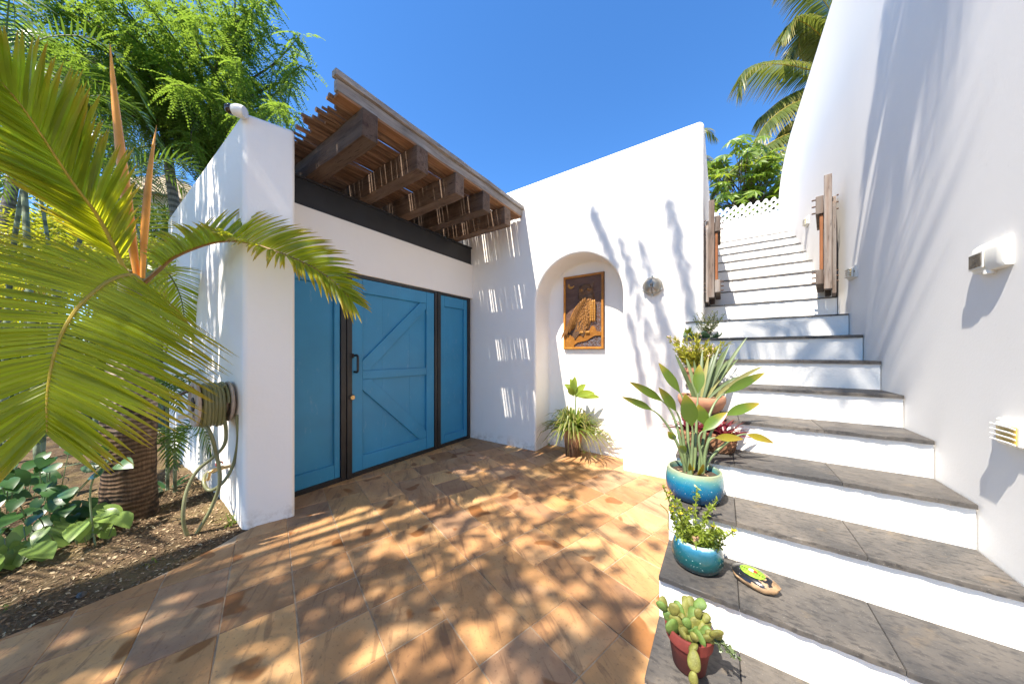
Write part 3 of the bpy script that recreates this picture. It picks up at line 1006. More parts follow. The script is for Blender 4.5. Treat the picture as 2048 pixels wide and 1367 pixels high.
for u in (0.48, 0.63):
    f = MB()
    for k in (-1, 0, 1):
        c = op(u + 0.028 * k, 0.235, 0.020)
        f.tube([c, c + Vector((0.004 * k, -0.016, -0.018)), c + Vector((0.006 * k, -0.006, -0.042))], [0.009, 0.009, 0.003], 8)
    build('talons', f, OWLG, owl, smooth=True)

# ------------------------------------------------------------------ bulkhead lamp on the niche wall
PEWTER = m_plain('tarnished_bronze', (0.34, 0.31, 0.26), 0.45, 0.8, 0.3, 14, 0.1)
GLASS = m_plain('frosted_glass', (0.55, 0.55, 0.52), 0.25, 0.0, 0.08, 9)
LP = Vector((2.775, 0, 2.155))
lamp = thing('bulkhead_lamp', 'round bronze bulkhead lamp with eyelid hood on the sunlit wall', 'wall lamp', LP)
RYm = Matrix.Rotation(pi / 2, 3, 'X')
b = MB(); b.lathe([(0.098, 0.0), (0.098, 0.016), (0.104, 0.020), (0.104, 0.034), (0.094, 0.038), (0.0, 0.038)], LP, 32, RYm); build('base_ring', b, PEWTER, lamp, smooth=True)
b = MB()
vs, fs = [], []
na, nr = 24, 8
for i in range(nr + 1):
    a = radians(8 + 82 * i / nr)
    for k in range(na + 1):
        th = radians(-62 + 304 * k / na)
        vs.append(LP + Vector((0.088 * sin(a) * cos(th), -0.036 - 0.060 * cos(a), 0.088 * sin(a) * sin(th))))
for i in range(nr):
    for k in range(na):
        p = i * (na + 1) + k
        fs.append((p, p + 1, p + na + 2, p + na + 1))
b.add(vs, fs)
ho = build('hood', b, PEWTER, lamp, smooth=True)
so_ = ho.modifiers.new('thick', 'SOLIDIFY'); so_.thickness = 0.004
b = MB(); b.dome(Matrix.Translation(LP + Vector((0, -0.036, 0))) @ Matrix(((0.080, 0, 0, 0), (0, 0, -0.045, 0), (0, 0.080, 0, 0), (0, 0, 0, 1))), 6, 28); build('lens', b, GLASS, lamp, smooth=True)
for a in (90, 205, 335, 270):
    b = MB()
    p = LP + Vector((0.103 * cos(radians(a)), -0.026, 0.103 * sin(radians(a))))
    b.tube([p + Vector((0, 0.012, 0)), p + Vector((0, -0.020, 0))], 0.010, 10)
    build('lug', b, PEWTER, lamp, smooth=True)
b = MB(); b.tube([LP + Vector((0.0, -0.05 - 0.045, 0.04)), LP + Vector((0, -0.097, 0.0)), LP + Vector((0, -0.075, -0.06)), LP + Vector((0, -0.034, -0.096))], 0.006, 8); build('guard_bar', b, PEWTER, lamp, smooth=True)

# ------------------------------------------------------------------ fittings on the stair wall (face x = 4.3)
WX = 4.30
box = thing('switch_box', 'white plastic breaker box with smoky window on the right wall', 'electrical box', (WX, -1.685, 1.73))
b = MB()
P = [(0.0, 1.722), (0.0, 1.835), (0.016, 1.838), (0.030, 1.826), (0.034, 1.80), (0.034, 1.742), (0.026, 1.724)]
y0, y1 = -1.775, -1.605
for (ya, yb, sc) in ((y0, y1, 1.0),):
    vs = []
    ys_ = [ya, ya + 0.008, ya + 0.02, yb - 0.02, yb - 0.008, yb]
    fx = [0.80, 0.94, 1.0, 1.0, 0.94, 0.80]
    zc = 1.78
    for yy, ff in zip(ys_, fx):
        for (dx, zz) in P:
            vs.append((WX + 0.002 - dx * ff, yy, zc + (zz - zc) * (0.90 + 0.1 * (ff - 0.8) / 0.2)))
    m = len(P)
    fs = [(a * m + k, a * m + (k + 1) % m, a * m + m + (k + 1) % m, a * m + m + k) for a in range(len(ys_) - 1) for k in range(m)]
    fs += [tuple(range(m))[::-1], tuple((len(ys_) - 1) * m + k for k in range(m))]
    b.add(vs, fs)
build('housing', b, WHITE_PLASTIC, box, smooth=True)
b = MB(); b.box(WX - 0.037, WX - 0.033, -1.700, -1.615, 1.738, 1.806, c=0.002); wn = build('window_frame', b, WHITE_PLASTIC, box)
b = MB(); b.box(WX - 0.0395, WX - 0.0375, -1.692, -1.623, 1.746, 1.798); build('window', b, m_plain('smoky_plastic', (0.10, 0.085, 0.065), 0.2, 0, 0.5, 40), box)
b = MB(); b.tube([(WX - 0.018, -1.69, 1.728), (WX - 0.018, -1.69, 1.712)], 0.014, 12); build('cable_gland', b, WHITE_PLASTIC, box, smooth=True)
AMBERGLASS = m_plain('amber_lens', (0.75, 0.48, 0.10), 0.25, 0.0, 0.1)
def step_light(label, y, z):
    t = thing('step_light', label, 'wall light', (WX, y, z), 'louvred step lights along the stair wall')
    b = MB(); b.box(WX - 0.016, WX + 0.004, y - 0.085, y + 0.085, z - 0.048, z + 0.048, c=0.005); build('plate', b, WHITE_PLASTIC, t)
    b = MB(); b.box(WX - 0.028, WX - 0.0165, y - 0.062, y + 0.058, z - 0.040, z + 0.038, c=0.005); build('bezel', b, WHITE_PLASTIC, t)
    b = MB(); b.box(WX - 0.0305, WX - 0.0285, y - 0.050, y + 0.046, z - 0.032, z + 0.030); build('lens', b, AMBERGLASS, t)
    for k in range(4):
        zz = z - 0.028 + k * 0.0185
        b = MB()
        M = Matrix.Translation((WX - 0.037, y - 0.002, zz)) @ Matrix.Rotation(0.5, 4, 'Y')
        b.box(-0.008, 0.008, -0.048, 0.048, -0.0022, 0.0022, M)
        build('louvre', b, WHITE_PLASTIC, t)
    for s in (-1, 1):
        b = MB(); b.tube([(WX - 0.016, y + s * 0.074, z), (WX - 0.019, y + s * 0.074, z)], 0.006, 8); build('screw', b, RUST, t)
step_light('louvred white step light with amber lens low at the right edge of the photo', -1.80, 1.105)
step_light('white louvred step light on the wall just below the open right gate', -0.14, 2.05)
step_light('small white step light up the stairs beyond the open gate', 1.45, 3.03)

# floodlight on the pillar top
fl_ = thing('spotlight', 'small spotlight with dark bulb in a white socket on the pillar top', 'spotlight', (0.33, -2.99, 3.25))
M = Matrix.Rotation(radians(38), 3, 'Z') @ Matrix.Rotation(radians(-80), 3, 'Y')
c = Vector((0.335, -3.0, 3.285))
M2 = Vector((-0.70, -0.70, 0.10)).to_track_quat('Z', 'Y').to_matrix()
b = MB(); b.lathe([(0.040, -0.02), (0.046, 0.0), (0.046, 0.035), (0.040, 0.05), (0.038, 0.06)], c, 20, M2); build('socket', b, WHITE_PLASTIC, fl_, smooth=True)
b = MB(); b.lathe([(0.030, 0.055), (0.036, 0.07), (0.038, 0.085), (0.030, 0.105), (0.012, 0.117), (0.0, 0.12)], c, 20, M2); build('bulb', b, m_plain('dark_glass', (0.03, 0.02, 0.015), 0.15), fl_, smooth=True)

# ------------------------------------------------------------------ little wooden gates standing open on the stairs
def small_gate(label, x, sgn, yn, yf, z0, turn=0.0):
    """leaf swung open, seen edge-on; sgn = towards the middle of the stairs; yn..yf along the wall"""
    t = thing('stair_gate', label, 'gate', (x, yn, z0), 'weathered gates at the stairs')
    npk = 5
    wdt = (yf - yn) / npk
    for k in range(npk):
        h = z0 + 0.74 + 0.16 * sin(pi * (k + 0.5) / npk)
        ya, yb = yn + k * wdt + 0.006, yn + (k + 1) * wdt - 0.006
        poly = [(ya, z0 - 0.02), (yb, z0 - 0.02), (yb, h - 0.05)] + [((ya + yb) / 2 + (yb - ya) / 2 * cos(a), h - 0.05 + 0.06 * sin(a)) for a in [pi * q / 6 for q in range(1, 6)]] + [(ya, h - 0.05)]
        M = Matrix(((0, 0, 1, x), (1, 0, 0, 0), (0, 1, 0, 0), (0, 0, 0, 1)))
        b = MB(); b.prism(poly, -0.012, 0.012, 0.002, M)
        build('picket', b, GATEWOOD, t)
    def bar(name, xa, xb, ya, yb, za, zb, mat, c=0.004):
        xs_ = sorted((x + sgn * xa, x + sgn * xb))
        b = MB(); b.box(xs_[0], xs_[1], ya, yb, za, zb, c=c); return build(name, b, mat, t)
    bar('stile', 0.014, 0.064, yn - 0.004, yn + 0.07, z0 + 0.02, z0 + 1.03, GATEWOOD)
    bar('stile', 0.014, 0.060, yf - 0.07, yf, z0 + 0.02, z0 + 0.96, GATEWOOD)
    for (za, zb) in ((z0 + 0.70, z0 + 0.86), (z0 + 0.07, z0 + 0.20)):
        r = bar('rail', 0.066, 0.116, yn + 0.004, yf - 0.01, za, zb, GATEWOOD)
        for q in range(3):
            zz = za + 0.02 + q * (zb - za - 0.04) / 2
            xs_ = (x + sgn * 0.116, x + sgn * 0.142)
            b = MB(); b.tube([(xs_[0], yn + 0.03, zz), (xs_[1], yn + 0.03, zz)], 0.007, 6); build('nail', b, RUST, r)
            b = MB(); b.tube([(x - sgn * 0.013, yn + 0.04, zz), (x - sgn * 0.026, yn + 0.04, zz)], 0.007, 6); build('nail', b, RUST, r)
    bar('middle_board', 0.068, 0.092, yn + 0.02, yf - 0.02, z0 + 0.202, z0 + 0.698, REDWOOD)
    t.rotation_euler = (0, 0, turn)
    return t
small_gate('weathered open gate against the end of the niche wall, left of the stairs', 3.292, 1, 0.02, 0.55, 1.955)
small_gate('weathered open gate by the high stair wall, taller post, right of the stairs', 4.225, -1, 0.03, 0.56, 1.945, radians(-11.5))

# ------------------------------------------------------------------ white lattice across the top of the stairs
lat = thing('lattice_fence', 'white crisscross lattice fence across the top of the stairs', 'lattice', (3.8, 4.1, 4.04))
def lclip(x0, z0, dx, dz, za, zb, xa, xb):
    t0, t1 = -9.0, 9.0
    for (p, d, a, b_) in ((x0, dx, xa, xb), (z0, dz, za, zb)):
        ta, tb = (a - p) / d, (b_ - p) / d
        if ta > tb: ta, tb = tb, ta
        t0, t1 = max(t0, ta), min(t1, tb)
    return (t0, t1) if t1 - t0 > 0.02 else None
for lay, sg in ((4.096, 1), (4.110, -1)):
    for k in range(-4, 14):
        r = lclip(3.2 + k * 0.125, 4.0, sg * 0.7071, 0.7071, 3.98, 4.46, 3.27, 4.36)
        if not r: continue
        p0 = Vector((3.2 + k * 0.125 + sg * 0.7071 * r[0], lay, 4.0 + 0.7071 * r[0]))
        p1 = Vector((3.2 + k * 0.125 + sg * 0.7071 * r[1], lay, 4.0 + 0.7071 * r[1]))
        dvec = (p1 - p0).normalized()
        L = (p1 - p0).length
        M = Matrix.Translation(p0) @ Matrix(((dvec.x, 0, -dvec.z, 0), (0, 1, 0, 0), (dvec.z, 0, dvec.x, 0), (0, 0, 0, 1)))
        b = MB(); b.box(0, L, -0.005, 0.005, -0.020, 0.020, M)
        build('lath', b, WHITE_WOOD, lat)

# ------------------------------------------------------------------ hose reel, hose, tap on the garden wall
BEIGE = m_plain('sun_faded_beige_plastic', (0.42, 0.34, 0.28), 0.6, var=0.2, scale=14, bump=0.1)
HOSE = m_plain('olive_hose', (0.185, 0.185, 0.085), 0.40, var=0.25, scale=6, bump=0.05)
RC = Vector((0.03, -3.0, 1.00))
reel = thing('hose_reel', 'beige hose reel with white crank mounted on the garden wall', 'hose reel', (0.03, -3.0, 1.0))
RM = Matrix.Rotation(pi / 2, 3, 'X')     # axis points away from the wall (-y)
def disc(name, d0, R):
    b = MB()
    b.lathe([(R - 0.028, d0), (R - 0.008, d0 - 0.004), (R, d0 + 0.004), (R, d0 + 0.014), (R - 0.010, d0 + 0.020), (R - 0.026, d0 + 0.016), (R - 0.036, d0 + 0.010)], RC, 36, RM)
    o = build(name, b, BEIGE, reel, smooth=True)
    for k in range(5):
        a = 2 * pi * k / 5 + 0.3
        b = MB()
        M = Matrix.Translation(RC) @ Matrix.Rotation(a, 4, 'Y')
        b.box(0.03, R - 0.024, -d0 - 0.014, -d0 - 0.004, -0.030, 0.030, M, c=0.002)
        build('spoke', b, BEIGE, o)
    b = MB(); b.lathe([(0.0, d0 + 0.003), (0.055, d0 + 0.003), (0.055, d0 + 0.02), (0.0, d0 + 0.022)], RC, 20, RM); build('hub', b, BLACK, o, smooth=True)
disc('flange', 0.010, 0.165)
disc('flange', 0.205, 0.178)
b = MB(); b.lathe([(0.085, 0.03), (0.085, 0.205)], RC, 24, RM); build('drum', b, BEIGE, reel, smooth=True)
b = MB(); b.tube([RC + Vector((0, -0.225, -0.085)), RC + Vector((-0.005, -0.30, -0.087))], 0.016, 12); build('crank_handle', b, WHITE_PLASTIC, reel, smooth=True)
b = MB(); b.tube([RC + Vector((-0.02, -0.215, 0.125)), RC + Vector((-0.22, -0.30, 0.04))], 0.013, 10); b.tube([RC + Vector((-0.215, -0.298, 0.042)), RC + Vector((-0.245, -0.31, 0.03))], 0.020, 10); build('guide_arm', b, m_plain('brown_rod', (0.10, 0.065, 0.045), 0.5), reel, smooth=True)
hs = MB()
pts = []
turns = 9
for k in range(turns * 22 + 1):
    a = 2 * pi * k / 22
    f = k / (turns * 22)
    rr = 0.130 + 0.020 * noise.noise(Vector((k * 0.045, 3, 0))) + 0.010 * sin(f * 21)
    pts.append(RC + Vector((rr * cos(a), -0.045 - 0.145 * f + 0.007 * sin(a * 0.5 + 1), rr * sin(a) * (1.0 + (0.16 + 0.22 * noise.noise(Vector((int((k + 11) / 22) * 1.7, 0, 2))) if sin(a) < 0 else 0)))))
hs.tube(pts, 0.0125, 8)
pts = []
for k in range(6 * 22 + 1):
    a = 2 * pi * k / 22 + 1
    f = k / (6 * 22)
    pts.append(RC + Vector(((0.152 + 0.006 * sin(k * .2)) * cos(a), -0.055 - 0.125 * f, (0.152 + 0.006 * sin(k * .2)) * sin(a) - (0.03 if sin(a) < -0.6 else 0))))
hs.tube(pts, 0.0125, 8)
def hp(u, v, d): return at(u, v, d)
hs.tube(spline([RC + Vector((-0.06, -0.19, -0.13)), hp(418, 860, 2.34), hp(432, 905, 2.38), hp(440, 960, 2.38), hp(425, 1010, 2.36), hp(403, 1050, 2.33), hp(388, 1072, 2.31), hp(374, 1068, 2.28), hp(366, 1030, 2.26), hp(374, 980, 2.30), hp(395, 940, 2.36), hp(425, 915, 2.42), hp(448, 890, 2.45), hp(452, 860, 2.45), hp(445, 820, 2.42), hp(436, 780, 2.40)], 90), 0.0125, 8)
hs.tube(spline([hp(474, 830, 2.46), hp(476, 880, 2.48), hp(466, 930, 2.50), hp(445, 965, 2.46), hp(420, 980, 2.44), hp(408, 965, 2.46), hp(412, 948, 2.52), hp(428, 942, 2.56), hp(445, 936, 2.60)], 60), 0.0125, 8)
hose = build('garden_hose', hs, HOSE, None, smooth=True)
tag(hose, 'olive green hose wound on the reel and hanging in loops to the soil', 'hose')
tp = thing('garden_tap', 'brass garden tap with white valve low on the wall under the hose reel', 'tap', (-0.15, -3.0, 0.42))
TP = Vector((-0.05, -2.985, 0.43))
b = MB(); b.tube([TP, TP + Vector((0, -0.10, 0.0)), TP + Vector((0, -0.13, -0.012)), TP + Vector((0, -0.14, -0.075))], [0.014, 0.014, 0.016, 0.013], 10); build('spout', b, BRASS, tp, smooth=True)
b = MB(); b.tube([TP + Vector((0, -0.07, 0.01)), TP + Vector((0, -0.07, 0.055))], 0.009, 8); b.box(-0.035, 0.035, -0.008, 0.008, -0.004, 0.006, Matrix.Translation(TP + Vector((0, -0.07, 0.058))), c=0.002); build('lever', b, BLACK, tp)
b = MB(); b.tube([TP + Vector((-0.16, -0.05, 0.02)), TP + Vector((-0.02, -0.05, 0.0))], 0.017, 10); build('pipe', b, WHITE_PLASTIC, tp, smooth=True)
b = MB(); b.lathe([(0.024, -0.012), (0.027, 0.0), (0.024, 0.012)], TP + Vector((-0.10, -0.05, 0.012)), 14, Matrix.Rotation(pi / 2, 3, 'Y')); build('valve_nut', b, m_plain('red_valve', (0.30, 0.05, 0.035), 0.5), tp, smooth=True)

# ------------------------------------------------------------------ plants: materials and builders
L_STREL = m_leaf('strelitzia_leaf', (0.085, 0.165, 0.028), (0.38, 0.50, 0.05), 0.32, tip=(0.34, 0.27, 0.03), tw=0.35)
L_STRELY = m_leaf('yellowing_leaf', (0.30, 0.27, 0.025), (0.55, 0.45, 0.04), 0.4, tip=(0.36, 0.24, 0.04), tw=0.4)
L_STEM = m_plain('green_stem', (0.15, 0.20, 0.085), 0.45, var=0.25, scale=9)
L_STRAP = m_leaf('grey_green_strap', (0.105, 0.155, 0.075), (0.25, 0.32, 0.10), 0.4, tw=0.25)
L_STRAPV = m_leaf('variegated_strap', (0.34, 0.34, 0.14), (0.5, 0.48, 0.15), 0.45, tw=0.3)
L_SPIDER = m_leaf('spider_leaf', (0.115, 0.195, 0.040), (0.40, 0.50, 0.08), 0.4, tip=(0.30, 0.25, 0.08), tw=0.4)
L_LIME = m_leaf('lime_leaf', (0.16, 0.25, 0.035), (0.50, 0.55, 0.06), 0.4, tw=0.4)
L_RED = m_leaf('wine_red_leaf', (0.16, 0.018, 0.040), (0.36, 0.03, 0.06), 0.35, tip=(0.28, 0.10, 0.06), tw=0.35)
L_YEL = m_leaf('yellow_green_sedum', (0.28, 0.30, 0.035), (0.55, 0.52, 0.06), 0.4, tw=0.3)
FLOWER = m_plain('yellow_flower', (0.80, 0.55, 0.03), 0.5)
PINKISH = m_plain('pale_pink_flower', (0.62, 0.45, 0.36), 0.6)
CACT = m_plain('cactus_green', (0.15, 0.150, 0.030), 0.6, var=0.3, scale=40, bump=0.5)
CACT2 = m_plain('young_cactus_green', (0.095, 0.155, 0.030), 0.6, var=0.3, scale=40, bump=0.5)
POTSOIL = m_plain('potting_soil', (0.055, 0.035, 0.022), 0.95, var=0.5, scale=60, bump=0.6)
CHIP = m_plain('bark_chip', (0.30, 0.19, 0.11), 0.9, var=0.4, scale=30)

def width_leaf(n, w, peak=0.42, tail=0.08):
    out = []
    for i in range(n + 1):
        s = i / n
        f = sin(pi * min(1, s / (2 * peak))) if s < peak else cos(pi / 2 * (s - peak) / (1 - peak)) ** 0.8
        out.append(w * max(f, tail if s < 0.5 else 0.02))
    return out
def blade(mb, b, t, w, side, fold=0.35, bow=0.0, n=8, peak=0.42):
    b, t = Vector(b), Vector(t)
    m = (b + t) / 2 + Vector((0, 0, bow))
    pts = bez(b, b.lerp(m, 0.7), t.lerp(m, 0.7), t, n)
    mb.ribbon(pts, width_leaf(n, w, peak), side, fold)
def pot_soil(parent, c, r, z):
    b = MB()
    b.lathe([(r, 0.0), (r * 0.6, 0.006), (0.0, 0.008)], (c[0], c[1], z), 20, None, 0.02)
    build('potting_soil', b, POTSOIL, parent, smooth=True)
    b = MB()
    for k in range(26):
        a, q = U(0, 2 * pi), r * 0.9 * sqrt(rnd.random())
        M = Matrix.Translation((c[0] + q * cos(a), c[1] + q * sin(a), z + 0.010)) @ Matrix.Rotation(U(0, 6), 4, 'Z') @ Matrix.Rotation(U(-.6, .6), 4, 'X')
        s = U(0.006, 0.014)
        b.box(-s, s, -s * 0.5, s * 0.5, -0.002, 0.003, M)
    stuff(build('bark_chips', b, CHIP, parent))
TOCAM = lambda p: (CAM - Vector(p)).normalized()

# ---- cactus in a red clay pot (lowest tread)
c = Vector((3.312, -2.385, 0.194))
t = thing('potted_cactus', 'prickly pear cactus in a red painted clay pot on the lowest tread', 'potted plant', c)
REDCLAY = m_terracotta('red_painted_clay', (0.15, 0.030, 0.024), (0.06, 0.024, 0.02), 0.6)
b = MB(); b.lathe([(0.052, 0.0), (0.056, 0.004), (0.071, 0.100), (0.073, 0.104), (0.080, 0.106), (0.084, 0.146), (0.080, 0.150), (0.073, 0.148), (0.068, 0.118)], c, 32, None, 0.004); build('pot', b, REDCLAY, t, smooth=True)
pot_soil(t, c, 0.069, c.z + 0.118)
pc = random.Random(12)
def pad(mb, p, d, L, W, nrm, th=0.011):
    d = d.normalized(); s = d.cross(nrm).normalized(); nn = s.cross(d)
    vs, fs = [], []
    na, nr = 14, 7
    for i in range(nr + 1):
        a = pi * i / nr
        for k in range(na):
            q = 2 * pi * k / na
            wv = sin(a) ** 0.8
            z_ = (1 - cos(a)) / 2
            vs.append(p + d * (L * z_) + s * (W * wv * cos(q) * (0.75 + 0.35 * z_)) + nn * (th * wv * sin(q)))
    for i in range(nr):
        for k in range(na):
            a_, b_ = i * na + k, i * na + (k + 1) % na
            fs.append((a_, b_, b_ + na, a_ + na))
    mb.add(vs, fs)
for k in range(27):
    a = 2 * pi * k / 27 * 2.4
    q = 0.05 * sqrt(pc.random())
    p = c + Vector((q * cos(a), q * sin(a), 0.118))
    d = Vector((cos(a) * 0.55 + pc.uniform(-.3, .3), sin(a) * 0.55 + pc.uniform(-.3, .3), 1.0))
    nr_ = Vector((pc.uniform(-1, 1), -1.0, pc.uniform(-.2, .6)))
    L = pc.uniform(0.050, 0.090)
    b = MB()
    pad(b, p, d, L, L * pc.uniform(0.26, 0.40), nr_)
    p2 = p + d.normalized() * (L * 0.93)
    if pc.random() < 0.65:
        pad(b, p2, d + rv(0.5), L * 0.62, L * 0.25, nr_ + rv(.4), 0.009)
    build('pad', b, CACT if k % 3 else CACT2, t, smooth=True)
# pads tumbling over the rim towards the viewer
p = c + Vector((0.015, -0.055, 0.125)); b = MB()
for (L, d) in ((0.062, (0.1, -0.55, 0.35)), (0.062, (0.02, -0.5, -0.8)), (0.045, (-0.05, -0.15, -1)), (0.030, (-0.25, -0.1, -0.9))):
    d = Vector(d); pad(b, p, d, L, L * 0.36, Vector((0, -1, 0.8))); p = p + d.normalized() * L * 0.95
build('pad', b, CACT, t, smooth=True)
b = MB()
for k in range(5):
    p0 = c + Vector((0.05, -0.01, 0.125)); e = p0 + Vector((U(.04, .12), U(-.05, .04), U(-.03, .03)))
    P = spline([p0, p0.lerp(e, 0.5) + Vector((0, 0, 0.03)), e], 8)
    b.tube(P, 0.003, 5)
    for q in P[1:]:
        for s in range(4):
            d = rv(1).normalized() * 0.012
            b.ribbon([q, q + d * 0.6, q + d], [0.003, 0.004, 0.001], rv(1), 0, 2)
stuff(build('trailing_succulent', b, L_STRAP, t))

# ---- small blue pot with yellow flowering succulent (second tread)
c = Vector((3.318, -2.035, 0.386))
t = thing('potted_succulent', 'small teal glazed pot with yellow flowering succulent on the second tread', 'potted plant', c)
TEAL = m_glaze('teal_glaze', ((0.05, (0.004, 0.045, 0.055)), (0.50, (0.006, 0.060, 0.066)), (0.78, (0.008, 0.08, 0.12)), (0.92, (0.035, 0.16, 0.26)), (0.97, (0.30, 0.42, 0.34))))
b = MB(); b.lathe([(0.078, 0.0), (0.096, 0.010), (0.108, 0.038), (0.108, 0.070), (0.098, 0.104), (0.088, 0.124), (0.080, 0.126), (0.076, 0.116), (0.076, 0.10)], c, 36); build('pot', b, TEAL, t, smooth=True)
pot_soil(t, c, 0.077, c.z + 0.104)
b, f = MB(), MB()
for k in range(46):
    a, q = U(0, 2 * pi), 0.07 * sqrt(rnd.random())
    p0 = c + Vector((q * cos(a), q * sin(a), 0.108))
    tall = k < 16
    if tall:
        d = Vector((cos(a) * 0.6 + 0.15, sin(a) * 0.5 - 0.05, 1.0)).normalized() * U(0.12, 0.24)
    else:
        d = Vector((cos(a) * 0.9, sin(a) * 0.9, 0.9)).normalized() * U(0.03, 0.07)
    P = spline([p0, p0 + d * 0.5 + rv(0.012), p0 + d + rv(0.012)], 9 if tall else 5)
    b.tube(P, 0.0024, 5)
    for q_ in P[1:]:
        for s in range(7):
            e = (rv(1) + Vector((0, 0, 0.4))).normalized() * U(0.014, 0.024)
            b.ribbon([q_, q_ + e * 0.6, q_ + e], [0.0022, 0.0042, 0.0008], rv(1), 0.2, 2)
    if tall and k % 2 == 0:
        for s in range(5):
            an = 2 * pi * s / 5
            e = Vector((cos(an), sin(an), 0.35)).normalized() * 0.013
            f.ribbon([P[-1], P[-1] + e * 0.6, P[-1] + e], [0.002, 0.004, 0.001], Vector((-sin(an), cos(an), 0)), 0, 2)
P = spline([c + Vector((-0.06, 0.01, 0.115)), c + Vector((-0.115, -0.03, 0.14)), c + Vector((-0.12, -0.03, 0.22)), c + Vector((-0.155, -0.04, 0.26))], 14)
b.tube(P, 0.002, 5)
stuff(build('foliage', b, m_leaf('succulent_green', (0.17, 0.24, 0.035), (0.42, 0.50, 0.06), 0.4, tw=0.3), t)); stuff(build('flowers', f, FLOWER, t))

# ---- painted stone beside it
c = Vector((3.535, -2.045, 0.386))
t = thing('painted_stone', 'black painted stone with a green leaf motif lying on the second tread', 'stone', c)
SM = Matrix.Translation(c + Vector((0, 0, 0.026))) @ Matrix.Rotation(radians(-24), 4, 'Z') @ Matrix.Rotation(radians(14), 4, 'X')
def cap(amax, sc, mat, name, dx=0.0, nr=8, wob=0.0):
    b = MB()
    vs = [SM @ Vector((dx, 0, 0.030 * sc))]
    fs = []
    na = 26
    for i in range(1, nr + 1):
        a = amax * i / nr
        for k in range(na):
            q = 2 * pi * k / na
            ww = 1 + wob * noise.noise(Vector((cos(q) * 2, sin(q) * 2, i * 0.5)))
            vs.append(SM @ Vector((dx + 0.085 * sc * sin(a) * cos(q) * ww, 0.050 * sc * sin(a) * sin(q) * ww, 0.030 * sc * cos(a))))
    for k in range(na):
        fs.append((0, 1 + k, 1 + (k + 1) % na))
    for i in range(nr - 1):
        for k in range(na):
            p, q = 1 + i * na + k, 1 + i * na + (k + 1) % na
            fs.append((p, p + na, q + na, q))
    b.add(vs, fs)
    return build(name, b, mat, t, smooth=True)
cap(pi, 1.0, m_plain('brown_pebble', (0.27, 0.17, 0.09), 0.55, var=0.4, scale=40, bump=0.2), 'stone_body', 0, 12, 0.12)
cap(radians(66), 1.03, m_plain('black_gloss_paint', (0.012, 0.012, 0.014), 0.2, coat=0.5), 'painted_oval', -0.006, 8, 0.06)
LEAFP = m_plain('painted_leaf_green', (0.22, 0.36, 0.035), 0.3, var=0.5, scale=60)
def flat_on(name, pts, h, mat):
    b = MB(); b.add([SM @ Vector((x - 0.006, y, 0.0335 * sqrt(max(0.05, 1 - (x / 0.092) ** 2 - (y / 0.056) ** 2)) + h)) for x, y in pts], [tuple(range(len(pts)))])
    return build(name, b, mat, t)
for k in range(10):
    x0_, x1_ = -0.046 + 0.0092 * k, -0.046 + 0.0092 * (k + 1)
    hw = lambda x: 0.027 * sqrt(max(0, 1 - ((x + 0.0) / 0.047) ** 2))
    for sg in (-1, 1):
        flat_on('leaf_stripe', [(x0_, 0.0012 * sg), (x1_ - 0.0012, 0.0012 * sg), (x1_ + 0.001, sg * hw(x1_)), (x0_ + 0.001, sg * hw(x0_))], 0.0012, LEAFP)
flat_on('white_dab', [(-0.012, -0.004), (0.004, -0.006), (0.010, 0.004), (-0.004, 0.010), (-0.014, 0.006)], 0.0022, m_plain('white_dab_paint', (0.65, 0.68, 0.6), 0.3))
flat_on('red_dab', [(0.002, 0.000), (0.014, -0.004), (0.018, 0.006), (0.006, 0.010)], 0.0028, m_plain('red_dab_paint', (0.5, 0.04, 0.02), 0.3))

# ---- big blue pot with bird of paradise (third tread)
c = Vector((3.285, -1.715, 0.578))
t = thing('potted_bird_of_paradise', 'large blue glazed pot with bird of paradise leaves on the third tread', 'potted plant', c)
BLUEG = m_glaze('blue_glaze', ((0.03, (0.006, 0.06, 0.14)), (0.34, (0.004, 0.085, 0.20)), (0.62, (0.008, 0.15, 0.26)), (0.84, (0.08, 0.24, 0.23)), (0.97, (0.27, 0.32, 0.20))))
b = MB(); b.lathe([(0.112, 0.0), (0.128, 0.010), (0.142, 0.05), (0.146, 0.095), (0.140, 0.140), (0.134, 0.160), (0.124, 0.162), (0.120, 0.150), (0.120, 0.125)], c, 40); build('pot', b, BLUEG, t, smooth=True)
pot_soil(t, c, 0.121, c.z + 0.130)
D0 = 1.80
BOP = [  # leaf base, leaf tip (photo pixels), depths, half width, yellow?
    ((1305, 820), (1243, 793), 1.74, 1.70, 0.020, 0), ((1325, 802), (1258, 763), 1.80, 1.76, 0.024, 0), ((1360, 785), (1317, 725), 1.88, 1.92, 0.028, 0),
    ((1352, 822), (1317, 774), 1.74, 1.70, 0.026, 0), ((1396, 786), (1399, 728), 1.86, 1.90, 0.032, 0), ((1384, 852), (1370, 787), 1.72, 1.70, 0.044, 0),
    ((1448, 787), (1530, 745), 1.84, 1.86, 0.028, 0), ((1405, 862), (1455, 824), 1.72, 1.70, 0.030, 0), ((1450, 830), (1520, 806), 1.72, 1.70, 0.028, 0), ((1430, 875), (1487, 878), 1.70, 1.66, 0.022, 1),
    ((1493, 868), (1548, 886), 1.74, 1.70, 0.020, 1), ((1410, 850), (1396, 808), 1.78, 1.78, 0.034, 0), ((1350, 880), (1336, 862), 1.76, 1.72, 0.020, 0), ((1372, 905), (1356, 892), 1.7, 1.66, 0.022, 0)]
